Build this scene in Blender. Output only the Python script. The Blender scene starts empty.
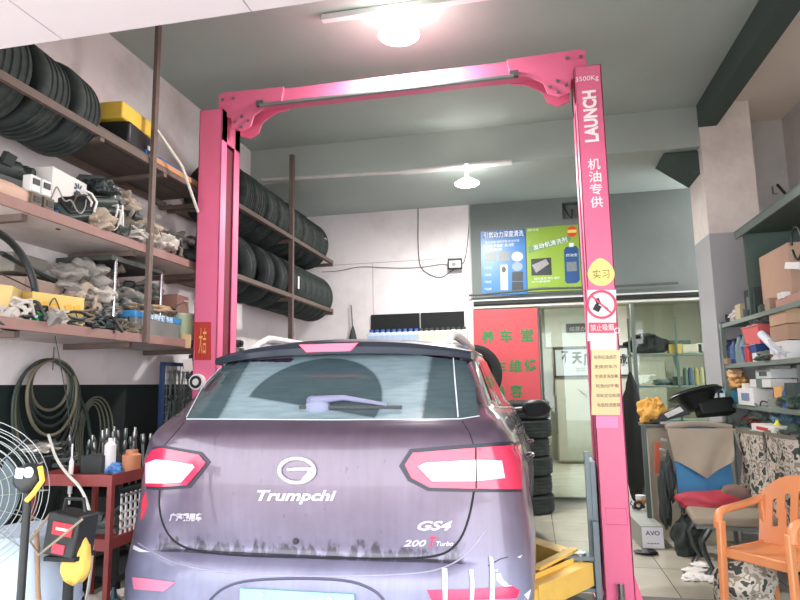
import bpy, bmesh, math, random
from mathutils import Vector, Matrix, Euler, geometry, noise
from mathutils.bvhtree import BVHTree
PI = math.pi
sc = bpy.context.scene
COL = sc.collection
R = math.radians
# ------------------------------------------------------------------ camera
YAW, PITCH, ROLL, F = R(11.76), R(7.87), R(-0.97), 617.0
CAM = Vector((0, 0, 1.5))
_cy, _sy, _cp, _sp = math.cos(YAW), math.sin(YAW), math.cos(PITCH), math.sin(PITCH)
FWD = Vector((-_sy*_cp, _cy*_cp, _sp)); _r = Vector((_cy, _sy, 0)); _u = _r.cross(FWD)
RIGHT = math.cos(ROLL)*_r + math.sin(ROLL)*_u
UP = -math.sin(ROLL)*_r + math.cos(ROLL)*_u
def ray(px, py): return FWD + (px-400)/F*RIGHT - (py-300)/F*UP
def at(px, py, x=None, y=None, z=None):
    d = ray(px, py)
    if x is not None: t = (x-CAM.x)/d.x
    elif y is not None: t = (y-CAM.y)/d.y
    else: t = (z-CAM.z)/d.z
    return CAM + d*t
cd = bpy.data.cameras.new('camera'); cam = bpy.data.objects.new('camera', cd); COL.objects.link(cam)
cd.sensor_width = 36; cd.lens = 36*F/800; cd.clip_start = 0.02; cd.clip_end = 200
rm = Matrix((RIGHT, UP, -FWD)).transposed()
cam.matrix_world = Matrix.Translation(CAM) @ rm.to_4x4()
sc.camera = cam
# ------------------------------------------------------------------ materials
def lin(c):
    c = c/255.0
    return c/12.92 if c <= .04045 else ((c+.055)/1.055)**2.4
def rgb(t): return (lin(t[0]), lin(t[1]), lin(t[2]), 1)
_M = {}
def mat(name, col, rough=.6, metal=0., var=.12, scale=8., bump=0., emit=0., spec=.5, alpha=1., trans=0., coat=0., dirt=None, dirt_amt=.5, dscale=3.):
    if name in _M: return _M[name]
    m = bpy.data.materials.new(name); m.use_nodes = True; nt = m.node_tree; N = nt.nodes; L = nt.links
    b = N['Principled BSDF']; b.inputs['Roughness'].default_value = rough; b.inputs['Metallic'].default_value = metal
    b.inputs['Specular IOR Level'].default_value = spec
    b.inputs['Coat Weight'].default_value = coat
    c = rgb(col)
    tc = N.new('ShaderNodeTexCoord'); nz = N.new('ShaderNodeTexNoise'); nz.inputs['Scale'].default_value = scale; nz.inputs['Detail'].default_value = 5
    L.new(tc.outputs['Object'], nz.inputs['Vector'])
    mx = N.new('ShaderNodeMix'); mx.data_type = 'RGBA'
    mx.inputs[6].default_value = tuple(max(0, v*(1-var)) for v in c[:3])+(1,)
    mx.inputs[7].default_value = tuple(min(1, v*(1+var)) for v in c[:3])+(1,)
    L.new(nz.outputs['Fac'], mx.inputs[0]); out = mx.outputs[2]
    if dirt:
        n2 = N.new('ShaderNodeTexNoise'); n2.inputs['Scale'].default_value = dscale; n2.inputs['Detail'].default_value = 8; n2.inputs['Roughness'].default_value = .65
        L.new(tc.outputs['Object'], n2.inputs['Vector'])
        rp = N.new('ShaderNodeValToRGB'); rp.color_ramp.elements[0].position = .48; rp.color_ramp.elements[1].position = .7
        rp.color_ramp.elements[0].color = (0, 0, 0, 1); rp.color_ramp.elements[1].color = (dirt_amt,)*3+(1,)
        L.new(n2.outputs['Fac'], rp.inputs[0])
        m2 = N.new('ShaderNodeMix'); m2.data_type = 'RGBA'; L.new(rp.outputs[0], m2.inputs[0]); L.new(out, m2.inputs[6]); m2.inputs[7].default_value = rgb(dirt); out = m2.outputs[2]
    L.new(out, b.inputs['Base Color'])
    if bump:
        bp = N.new('ShaderNodeBump'); bp.inputs['Strength'].default_value = bump; bp.inputs['Distance'].default_value = .01
        L.new(nz.outputs['Fac'], bp.inputs['Height']); L.new(bp.outputs[0], b.inputs['Normal'])
    if emit:
        b.inputs['Emission Color'].default_value = c; b.inputs['Emission Strength'].default_value = emit
    if trans: b.inputs['Transmission Weight'].default_value = trans
    if alpha < 1: b.inputs['Alpha'].default_value = alpha
    _M[name] = m
    return m
def C(*c, r=.6, m=0., v=.12, **k):
    return mat('paint_%d_%d_%d_%d_%d' % (*c, int(r*100), int(m*100)), c, rough=r, metal=m, var=v, **k)
# ------------------------------------------------------------------ mesh builder
class MB:
    def __init__(s): s.v = []; s.f = []; s.m = []; s.mi = 0; s.soft = False
    def add(s, vs, fs):
        o = len(s.v); s.v += [Vector(p) for p in vs]; s.f += [tuple(i+o for i in f) for f in fs]; s.m += [s.mi]*len(fs); return s
    def box(s, x0, x1, y0, y1, z0, z1):
        return s.add([(x, y, z) for z in (z0, z1) for y in (y0, y1) for x in (x0, x1)],
                     [(0, 2, 3, 1), (4, 5, 7, 6), (0, 1, 5, 4), (2, 6, 7, 3), (0, 4, 6, 2), (1, 3, 7, 5)])
    def boxc(s, c, d, rot=(0, 0, 0)):
        m = Euler(rot).to_matrix(); c = Vector(c)
        vs = [c + m @ Vector((x*d[0]/2, y*d[1]/2, z*d[2]/2)) for z in (-1, 1) for y in (-1, 1) for x in (-1, 1)]
        return s.add(vs, [(0, 2, 3, 1), (4, 5, 7, 6), (0, 1, 5, 4), (2, 6, 7, 3), (0, 4, 6, 2), (1, 3, 7, 5)])
    def frame(s, a, b):
        d = (Vector(b)-Vector(a)).normalized(); t = Vector((0, 0, 1)) if abs(d.z) < .9 else Vector((1, 0, 0))
        x = d.cross(t).normalized(); return x, d.cross(x).normalized()
    def cyl(s, a, b, r, r2=None, n=16, cap=True):
        a, b = Vector(a), Vector(b); r2 = r if r2 is None else r2; x, y = s.frame(a, b)
        vs = [a+(x*math.cos(2*PI*i/n)+y*math.sin(2*PI*i/n))*r for i in range(n)]+[b+(x*math.cos(2*PI*i/n)+y*math.sin(2*PI*i/n))*r2 for i in range(n)]
        fs = [(i, (i+1) % n, n+(i+1) % n, n+i) for i in range(n)]
        if cap: fs += [tuple(range(n))[::-1], tuple(range(n, 2*n))]
        return s.add(vs, fs)
    def beam(s, a, b, w, h):      # rectangular bar from a to b
        a, b = Vector(a), Vector(b); d = (b-a).normalized(); t = Vector((0, 0, 1)) if abs(d.z) < .95 else Vector((0, 1, 0))
        x = d.cross(t).normalized(); y = x.cross(d).normalized()
        vs = [p+x*sx*w/2+y*sy*h/2 for p in (a, b) for sy in (-1, 1) for sx in (-1, 1)]
        return s.add(vs, [(0, 2, 3, 1), (4, 5, 7, 6), (0, 1, 5, 4), (2, 6, 7, 3), (0, 4, 6, 2), (1, 3, 7, 5)])
    def tube(s, pts, r, n=8, closed=False):
        P = [Vector(p) for p in pts]; k = len(P); rings = []; up = None
        for i, p in enumerate(P):
            a = P[(i-1) % k] if closed or i else p; b = P[(i+1) % k] if closed or i < k-1 else p
            d = (b-a); d = d.normalized() if d.length > 1e-9 else Vector((0, 0, 1))
            if up is None: up = Vector((0, 0, 1)) if abs(d.z) < .9 else Vector((1, 0, 0))
            x = d.cross(up)
            if x.length < 1e-4: x = d.orthogonal()
            x.normalize(); y = x.cross(d).normalized(); up = y
            rr = r[i] if isinstance(r, (list, tuple)) else r
            rings.append([p+(x*math.cos(2*PI*j/n)+y*math.sin(2*PI*j/n))*rr for j in range(n)])
        vs = [v for q in rings for v in q]; fs = []
        for i in range(k if closed else k-1):
            a = i*n; b = ((i+1) % k)*n
            fs += [(a+j, a+(j+1) % n, b+(j+1) % n, b+j) for j in range(n)]
        if not closed: fs += [tuple(range(n))[::-1], tuple(range((k-1)*n, k*n))]
        return s.add(vs, fs)
    def lathe(s, prof, c=(0, 0, 0), axis='z', n=24, closed=False):
        c = Vector(c); vs = []
        for r, h in prof:
            for i in range(n):
                a = 2*PI*i/n; p = (r*math.cos(a), r*math.sin(a), h)
                if axis == 'y': p = (p[0], p[2], p[1])
                if axis == 'x': p = (p[2], p[0], p[1])
                vs.append(c+Vector(p))
        k = len(prof); fs = []
        for q in range(k if closed else k-1):
            a = q*n; b = ((q+1) % k)*n
            fs += [(a+i, a+(i+1) % n, b+(i+1) % n, b+i) for i in range(n)]
        if not closed:
            if prof[0][0] > 1e-4: fs.append(tuple(range(n))[::-1])
            if prof[-1][0] > 1e-4: fs.append(tuple(range((k-1)*n, k*n)))
        return s.add(vs, fs)
    def prism(s, poly, vec):
        P = [Vector(p) for p in poly]; n = len(P); vec = Vector(vec)
        return s.add(P+[p+vec for p in P], [tuple(range(n))[::-1], tuple(range(n, 2*n))]+[(i, (i+1) % n, n+(i+1) % n, n+i) for i in range(n)])
    def blob(s, c, r, seed=0, amp=.25, sub=3, fr=2.2, flat=0):
        bm = bmesh.new(); bmesh.ops.create_icosphere(bm, subdivisions=sub, radius=1)
        s.soft = True; c = Vector(c); o = Vector((seed*3.7, seed*1.3, seed*.7)); vs = []
        for v in bm.verts:
            d = 1+amp*noise.noise(v.co*fr*.8+o)*1.3-amp*.6*abs(noise.noise(v.co*fr*1.9+o))*(1 if sub > 3 else .5)-(amp*.35*abs(noise.noise(v.co*fr*4.5+o)) if sub > 4 else 0)
            p = Vector((v.co.x*r[0]*d, v.co.y*r[1]*d, v.co.z*r[2]*d))
            if flat: p.z = max(p.z, -r[2]*flat)
            vs.append(c+p)
        fs = [tuple(v.index for v in f.verts) for f in bm.faces]; bm.free(); return s.add(vs, fs)
    def sheet(s, fn, nu, nv, th=.004):     # fn(u,v)->point ; a cloth with thickness
        g = [[Vector(fn(i/nu, j/nv)) for j in range(nv+1)] for i in range(nu+1)]
        def nor(i, j):
            a = g[min(i+1, nu)][j]-g[max(i-1, 0)][j]; b = g[i][min(j+1, nv)]-g[i][max(j-1, 0)]
            k = a.cross(b); return k.normalized() if k.length > 1e-9 else Vector((0, 0, 1))
        vs = [g[i][j] for i in range(nu+1) for j in range(nv+1)]+[g[i][j]+nor(i, j)*th for i in range(nu+1) for j in range(nv+1)]
        K = (nu+1)*(nv+1); ix = lambda i, j: i*(nv+1)+j; fs = []
        for i in range(nu):
            for j in range(nv):
                q = (ix(i, j), ix(i+1, j), ix(i+1, j+1), ix(i, j+1)); fs += [q[::-1], tuple(t+K for t in q)]
        for i in range(nu):
            for j in (0, nv): q = (ix(i, j), ix(i+1, j), ix(i+1, j)+K, ix(i, j)+K); fs.append(q if j == 0 else q[::-1])
        for j in range(nv):
            for i in (0, nu): q = (ix(i, j), ix(i, j)+K, ix(i, j+1)+K, ix(i, j+1)); fs.append(q if i == 0 else q[::-1])
        return s.add(vs, fs)
    def move(s, m):
        s.v = [m @ p for p in s.v]; return s
    def build(s, name, mats, parent=None, w=0, bevel=0., ang=35, origin=None, seg=2):
        off = Vector((0, 0, 0))
        if w and parent is not None:
            p = parent
            while p: off += p.location; p = p.parent
        if origin is not None: off = Vector(origin)
        me = bpy.data.meshes.new(name); me.from_pydata([p-off for p in s.v], [], s.f)
        if not isinstance(mats, (list, tuple)): mats = [mats]
        for m in mats: me.materials.append(m)
        me.polygons.foreach_set('material_index', s.m); me.polygons.foreach_set('use_smooth', [True]*len(s.f))
        bm = bmesh.new(); bm.from_mesh(me); bmesh.ops.recalc_face_normals(bm, faces=bm.faces); bm.to_mesh(me); bm.free()
        me.set_sharp_from_angle(angle=R(85 if s.soft else ang)); me.update()
        o = bpy.data.objects.new(name, me); COL.objects.link(o)
        if parent: o.parent = parent
        if origin is not None: o.location = Vector(origin)
        if bevel:
            b = o.modifiers.new('b', 'BEVEL'); b.width = bevel; b.segments = seg; b.limit_method = 'ANGLE'; b.angle_limit = R(40)
        return o
def tag(o, label=None, cat=None, group=None, kind=None):
    if label: o['label'] = label
    if cat: o['category'] = cat
    if group: o['group'] = group
    if kind: o['kind'] = kind
    return o
def thing(name, label, cat, loc=(0, 0, 0), rz=0., group=None):
    o = bpy.data.objects.new(name, None); COL.objects.link(o); o.location = loc; o.rotation_euler = (0, 0, rz); o.empty_display_size = .1
    return tag(o, label, cat, group)
def dup(root, loc, rot=None, label=None, group=None, scale=None):
    def cp(o, par):
        c = o.copy(); COL.objects.link(c); c.parent = par
        for ch in list(o.children): cp(ch, c)
        return c
    r = cp(root, None); r.location = loc
    if rot is not None: r.rotation_euler = rot
    if scale: r.scale = scale if isinstance(scale, tuple) else (scale,)*3
    if label: r['label'] = label
    if group: r['group'] = group
    return r
def struct(name, mb, m, **k):
    o = mb.build(name, m, **k)
    if not k.get('parent'): o['kind'] = 'structure'
    return o
def single(name, mb, m, label, cat, loc=None, rot=None, group=None, **k):
    o = mb.build(name, m, **k)
    if loc is not None: o.location = loc
    if rot is not None: o.rotation_euler = rot
    return tag(o, label, cat, group)
def text_data(s, size, ext=.001, bold=0., shear=0.):
    cu = bpy.data.curves.new('t', 'FONT'); cu.body = s; cu.size = size; cu.extrude = ext; cu.offset = bold; cu.shear = shear
    cu.align_x = 'CENTER'; cu.align_y = 'CENTER'; cu.resolution_u = 3
    o = bpy.data.objects.new('t', cu); COL.objects.link(o); dg = bpy.context.evaluated_depsgraph_get(); dg.update()
    me = bpy.data.meshes.new_from_object(o.evaluated_get(dg)); bpy.data.objects.remove(o)
    vs = [v.co.copy() for v in me.vertices]; fs = [tuple(p.vertices) for p in me.polygons]; bpy.data.meshes.remove(me)
    return vs, fs
def text_mb(mb, s, size, c, ux=(1, 0, 0), uz=(0, 0, 1), ext=.001, bold=0., shear=0., fit=None):
    """lettering in the plane spanned by ux (reading direction) and uz (up), centred on c"""
    vs, fs = text_data(s, size, ext, bold, shear)
    if not vs: return mb
    x0 = min(v.x for v in vs); x1 = max(v.x for v in vs); y0 = min(v.y for v in vs); y1 = max(v.y for v in vs)
    sx = sy = 1
    if fit: sx = fit[0]/(x1-x0); sy = fit[1]/(y1-y0)
    ux, uz, c = Vector(ux), Vector(uz), Vector(c); n = ux.cross(uz)
    mb.add([c+ux*(v.x-(x0+x1)/2)*sx+uz*(v.y-(y0+y1)/2)*sy+n*v.z for v in vs], fs); return mb
def glass_mat(name, col, alpha=.15, rough=.02):
    m = bpy.data.materials.new(name); m.use_nodes = True; N = m.node_tree.nodes; L = m.node_tree.links; N.remove(N['Principled BSDF'])
    g = N.new('ShaderNodeBsdfGlossy'); g.inputs[0].default_value = (1, 1, 1, 1); g.inputs[1].default_value = rough
    t = N.new('ShaderNodeBsdfTransparent'); t.inputs[0].default_value = rgb(col)
    f = N.new('ShaderNodeFresnel'); f.inputs[0].default_value = 1.45
    x = N.new('ShaderNodeMixShader'); L.new(f.outputs[0], x.inputs[0]); L.new(t.outputs[0], x.inputs[1]); L.new(g.outputs[0], x.inputs[2])
    L.new(x.outputs[0], N['Material Output'].inputs[0]); return m
GLASS = glass_mat('clear_glass', (232, 240, 236))
# shared materials
BLACK = mat('black_plastic', (28, 32, 32), .45, var=.25)
BLACKR = mat('black_matt', (22, 26, 25), .8, var=.25)
RUBBER = mat('tyre_rubber', (34, 44, 42), .75, var=.2, scale=14, bump=.15, dirt=(110, 118, 112), dirt_amt=.3, dscale=4)
CHROME = mat('chrome', (215, 218, 220), .18, 1., var=.05)
STEEL = mat('bare_steel', (150, 156, 156), .4, .8, var=.15)
PINK = mat('pink_lift_paint', (230, 112, 148), .38, var=.06, scale=3, dirt=(190, 70, 100), dirt_amt=.2)
WHITE = mat('white_plastic', (228, 226, 224), .5, var=.05)
RUST = mat('rusty_angle_iron', (106, 90, 82), .7, var=.25, scale=20, bump=.1)
GREYIRON = mat('dull_grey_iron', (92, 96, 94), .6, .3, var=.25)
CARD = mat('cardboard', (176, 140, 112), .85, var=.08, scale=5)
# ================================================================== THE CAR
CX, CY = -0.990, 2.52            # centre line and rearmost point of the bumper
CS = 1.015
def interp(tab, z):
    if z <= tab[0][0]: return tab[0][1]
    for (a, va), (b, vb) in zip(tab, tab[1:]):
        if z <= b:
            t = (z-a)/(b-a); return va+(vb-va)*t
    return tab[-1][1]
HW = [(.20, .80), (.28, .90), (.45, .935), (.66, .945), (.78, .943), (.95, .932), (1.05, .925), (1.15, .910), (1.25, .878), (1.33, .825), (1.37, .785), (1.5, .735), (1.62, .69), (1.68, .65), (1.715, .54), (1.735, .42), (1.742, .25)]
YR = [(.20, .20), (.26, .08), (.40, .02), (.55, .0), (.69, .0), (.735, .012), (.762, .045), (.775, .10), (.795, .105), (.86, .088), (.95, .075), (1.05, .070), (1.15, .078), (1.22, .095), (1.27, .115), (1.31, .16), (1.345, .22), (1.37, .25), (1.5, .385), (1.62, .53), (1.68, .64), (1.715, .78), (1.735, 1.0), (1.742, 1.25)]
YS2 = [(.20, .20), (.26, .08), (.40, .02), (.55, .0), (.66, .005), (.78, .035), (.90, .058), (.98, .072), (1.05, .070), (1.15, .078), (1.22, .095), (1.27, .115), (1.31, .16), (1.345, .22), (1.37, .25), (1.5, .385), (1.62, .53), (1.68, .64), (1.715, .78), (1.735, 1.0), (1.742, 1.25)]
YF = [(.20, 4.30), (.28, 4.46), (.6, 4.51), (.78, 4.44), (.9, 4.25), (1.0, 3.85), (1.06, 3.45), (1.09, 3.25), (1.3, 2.95), (1.5, 2.62), (1.62, 2.36), (1.68, 2.15), (1.715, 1.95), (1.735, 1.7), (1.742, 1.5)]
RD = [(.2, .4), (.8, .48), (1.1, .50), (1.35, .42), (1.7, .38)]
RN = [(.2, 3.6), (.8, 3.6), (1.1, 3.8), (1.35, 4.6), (1.7, 4.0)]
levels = [.20, .24, .28, .34, .42, .50, .58, .66, .70, .735, .75, .762, .770, .776, .785, .795, .82, .86, .90, .95, 1.0, 1.05, 1.10, 1.15, 1.19, 1.22, 1.25, 1.28, 1.305, 1.325, 1.345, 1.36, 1.38, 1.43, 1.5, 1.56, 1.62, 1.655, 1.68, 1.70, 1.715, 1.725, 1.735, 1.742]
def loop(z, nc=26, ns=40):
    w, yr, yf, d, n = interp(HW, z), interp(YR, z), interp(YF, z), interp(RD, z), interp(RN, z)
    d = min(d, (yf-yr)*.4); pts = []
    for i in range(nc+1):
        a = PI/2*i/nc; pts.append((w*abs(math.sin(a))**(2/n), yr+d*(1-abs(math.cos(a))**(2/n))))
    df = min(1.0, (yf-yr)*.45)
    for i in range(1, ns): pts.append((w, yr+d+(yf-df-yr-d)*i/ns))
    for i in range(nc+1):
        a = PI/2*(1-i/nc); pts.append((w*abs(math.sin(a))**(2/3.0), yf-df*(1-abs(math.cos(a))**(2/3.0))))
    full = pts+[(-x, y) for x, y in pts[-2:0:-1]]
    out = []; ys_ = interp(YS2, z)-yr
    for x, y in full:
        if y < yr+d and abs(x) > .5:
            t_ = min(1, (abs(x)-.5)/.26); y += ys_*t_*t_*(3-2*t_)
        fl = 0
        if .3 < z < .95:
            for yc in (.93, 3.55):
                fl += .022*math.exp(-((y-yc)/.42)**2)*math.sin(PI*min(1, (z-.3)/.65))
        cr = .02*math.exp(-((z-1.02)/.05)**2) if .6 < y < 4.2 else 0      # shoulder crease
        s = 1 if x > 0 else -1 if x < 0 else 0
        out.append(Vector((x+s*(fl+cr)*(abs(x) > .6), y, z)))
    return out
def W(p): return Vector((CX+p[0]*CS, CY+p[1]*CS, p[2]*CS))
b = MB(); L0 = [loop(z) for z in levels]; n = len(L0[0])
b.add([W(p) for l in L0 for p in l], [(k*n+i, k*n+(i+1) % n, (k+1)*n+(i+1) % n, (k+1)*n+i) for k in range(len(levels)-1) for i in range(n)])
b.add([W(p) for p in L0[0]], [tuple(range(n))[::-1]]); b.add([W(p) for p in L0[-1]], [tuple(range(n))])
car = thing('car', 'dusty dark purple SUV parked between the pink lift posts, seen from behind', 'car', (CX, CY, 0))
def car_paint():
    m = mat('car_paint', (62, 46, 62), .3, .3, var=.08, scale=3, coat=.8); nt = m.node_tree; N = nt.nodes; L = nt.links
    bs = N['Principled BSDF']; src = bs.inputs['Base Color'].links[0].from_socket
    g = N.new('ShaderNodeNewGeometry'); sp = N.new('ShaderNodeSeparateXYZ'); L.new(g.outputs['Position'], sp.inputs[0])
    # dust film: heavier low on the bumper and in vertical streaks
    def math_(op, a, b=None, c=None):
        q = N.new('ShaderNodeMath'); q.operation = op
        for k, v in enumerate((a, b, c)):
            if v is None: continue
            if isinstance(v, (int, float)): q.inputs[k].default_value = v
            else: L.new(v, q.inputs[k])
        return q.outputs[0]
    def noise_(sx, sy, sz, det=6):
        mp = N.new('ShaderNodeMapping'); mp.inputs['Scale'].default_value = (sx, sy, sz); L.new(g.outputs['Position'], mp.inputs[0])
        q = N.new('ShaderNodeTexNoise'); q.inputs['Scale'].default_value = 1; q.inputs['Detail'].default_value = det; L.new(mp.outputs[0], q.inputs[0]); return q.outputs[0]
    z = sp.outputs[2]
    mr = N.new('ShaderNodeMapRange'); mr.inputs[1].default_value = 1.45; mr.inputs[2].default_value = .60; mr.inputs[3].default_value = .04; mr.inputs[4].default_value = .48; L.new(z, mr.inputs[0])
    stv = math_('MULTIPLY_ADD', noise_(34, 8, 3.5), .45, .78)
    lo = N.new('ShaderNodeMapRange'); lo.inputs[1].default_value = .81; lo.inputs[2].default_value = .77; lo.inputs[3].default_value = 0; lo.inputs[4].default_value = .10; L.new(z, lo.inputs[0])
    film = math_('MULTIPLY', math_('ADD', math_('MULTIPLY', mr.outputs[0], noise_(5, 5, 5)), math_('MULTIPLY', mr.outputs[0], .5)), stv)
    film = math_('MINIMUM', math_('ADD', film, lo.outputs[0]), .85)
    mx = N.new('ShaderNodeMix'); mx.data_type = 'RGBA'; L.new(film, mx.inputs[0]); L.new(src, mx.inputs[6])
    cz = N.new('ShaderNodeMix'); cz.data_type = 'RGBA'; lz = N.new('ShaderNodeMapRange'); lz.inputs[1].default_value = 1.1; lz.inputs[2].default_value = .7; L.new(z, lz.inputs[0]); L.new(lz.outputs[0], cz.inputs[0])
    cz.inputs[6].default_value = rgb((176, 160, 182)); cz.inputs[7].default_value = rgb((160, 166, 196)); L.new(cz.outputs[2], mx.inputs[7])
    # black road dirt clinging along the lower edge of the hatch, ragged upwards
    zr = N.new('ShaderNodeMapRange'); zr.inputs[1].default_value = .785; zr.inputs[2].default_value = .875; zr.inputs[3].default_value = .34; zr.inputs[4].default_value = .68; L.new(z, zr.inputs[0])
    gn = noise_(30, 4, 15, 10); df = math_('SUBTRACT', gn, zr.outputs[0]); gm = math_('MULTIPLY', df, 7.0)
    cl = N.new('ShaderNodeClamp'); L.new(gm, cl.inputs[0]); above = math_('GREATER_THAN', z, .780); gmk = math_('MULTIPLY', cl.outputs[0], math_('MULTIPLY', above, .75))
    yl = N.new('ShaderNodeSeparateXYZ'); L.new(g.outputs['Position'], yl.inputs[0]); gmk = math_('MULTIPLY', gmk, math_('LESS_THAN', yl.outputs[1], CY+.24)); gmk = math_('MULTIPLY', gmk, math_('LESS_THAN', math_('ABSOLUTE', math_('SUBTRACT', yl.outputs[0], CX)), .70))
    m3 = N.new('ShaderNodeMix'); m3.data_type = 'RGBA'; L.new(gmk, m3.inputs[0]); L.new(mx.outputs[2], m3.inputs[6]); m3.inputs[7].default_value = rgb((34, 30, 34))
    L.new(m3.outputs[2], bs.inputs['Base Color'])
    L.new(math_('MULTIPLY_ADD', film, .5, .24), bs.inputs['Roughness'])
    cw = math_('SUBTRACT', .9, film); L.new(cw, bs.inputs['Coat Weight'])
    return m
PAINT = car_paint()
body = b.build('body', PAINT, car, w=1, ang=50)
bvh = BVHTree.FromPolygons([tuple(v) for v in b.v], b.f)
# wheel arches cut out of the body
cut = MB()
for yc in (.93, 3.55):
    for s in (-1, 1): cut.cyl(W((s*.62, yc, .345)), W((s*1.1, yc, .345)), .375, n=40)
cutter = cut.build('arch_cutter', BLACK)
md = body.modifiers.new('arches', 'BOOLEAN'); md.object = cutter; md.operation = 'DIFFERENCE'; md.solver = 'EXACT'
dg = bpy.context.evaluated_depsgraph_get(); dg.update()
nm = bpy.data.meshes.new_from_object(body.evaluated_get(dg)); body.modifiers.clear(); body.data = nm
bpy.data.objects.remove(cutter)
def hit_px(px, py, off=0.):
    d = ray(px, py).normalized(); h, nn, i, t = bvh.ray_cast(CAM, d)
    if h is None:          # just past the silhouette: the closest spot of the bodywork
        best = None
        for i in range(30):
            p = CAM+d*(2.4+i*.04); l, n2, ix, ds = bvh.find_nearest(p)
            if best is None or ds < best[1]: best = ((l, n2), ds, p)
        h, nn = best[0]
        if nn.dot(best[2]-h) < 0: nn = -nn
        return h+nn*off, nn
    if nn.dot(d) > 0: nn = -nn
    return h+nn*off, nn
def hit_dir(o, d, off=0.):
    h, nn, i, t = bvh.ray_cast(Vector(o), Vector(d).normalized())
    if h is None: return None, None
    if nn.dot(Vector(d)) > 0: nn = -nn
    return h+nn*off, nn
def inside(x, y, poly):
    c = False; j = len(poly)-1
    for i in range(len(poly)):
        a, bb = poly[i], poly[j]
        if (a[1] > y) != (bb[1] > y) and x < (bb[0]-a[0])*(y-a[1])/(bb[1]-a[1])+a[0]: c = not c
        j = i
    return c
def patch(name, poly, cast, off, m, parent, step, th=.006):
    """a shell laid on the body surface: poly in 2-D, cast(u,v)->(point, normal)"""
    pts = []
    k = len(poly)
    for i in range(k):
        a, c = Vector(poly[i]), Vector(poly[(i+1) % k]); q = max(1, int((c-a).length/step))
        pts += [a+(c-a)*j/q for j in range(q)]
    nb = len(pts); edges = [(i, (i+1) % nb) for i in range(nb)]
    xs = [p[0] for p in poly]; ys = [p[1] for p in poly]
    x = min(xs)+step*.5
    while x < max(xs):
        y = min(ys)+step*.5
        while y < max(ys):
            if inside(x, y, poly) and all((Vector((x, y))-p).length > step*.45 for p in pts[:nb]): pts.append(Vector((x, y)))
            y += step
        x += step
    vs, es, fs, *_ = geometry.delaunay_2d_cdt([Vector(p) for p in pts], edges, [tuple(range(nb))], 1, 1e-5)
    top = []; bot = []; last = None
    for p in vs:
        h, nn = cast(p.x, p.y)
        if h is None:
            h, nn = last if last else (Vector((0, 0, 0)), Vector((0, -1, 0)))
        last = (h, nn); top.append(h+nn*off); bot.append(h+nn*(off-th))
    K = len(vs); ed = {}
    fs = [tuple(f) for f in fs]
    for f in fs:
        for i in range(len(f)):
            e = (f[i], f[(i+1) % len(f)]); ed[e] = 1
    fs2 = fs+[tuple(i+K for i in f[::-1]) for f in fs]+[(a+K, c+K, c, a) for (a, c) in ed if (c, a) not in ed]
    mb = MB(); mb.add(top+bot, fs2); return mb.build(name, m, parent, w=1, ang=40)
cpx = lambda u, v: hit_px(u, v)
def gap(name, pl, m, r=.0035, parent=car, cast=cpx, closed=False, off=0., step=6):
    P = []
    for a, c in zip(pl, pl[1:]+([pl[0]] if closed else [])):
        a, c = Vector(a), Vector(c); q = max(1, int((c-a).length/step))
        for j in range(q):
            h, nn = cast(*(a+(c-a)*j/q))
            if h: P.append(h+nn*off)
    if not closed:
        h, nn = cast(*pl[-1])
        if h: P.append(h+nn*off)
    return MB().tube(P, r, 6, closed).build(name, m, parent, w=1)
def smooth(pl, it=2, closed=False):
    for _ in range(it):
        q = [] if closed else [pl[0]]
        for a, c in zip(pl, pl[1:]+([pl[0]] if closed else [])):
            q += [(a[0]*.75+c[0]*.25, a[1]*.75+c[1]*.25), (a[0]*.25+c[0]*.75, a[1]*.25+c[1]*.75)]
        if not closed: q.append(pl[-1])
        pl = q
    return pl
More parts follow.
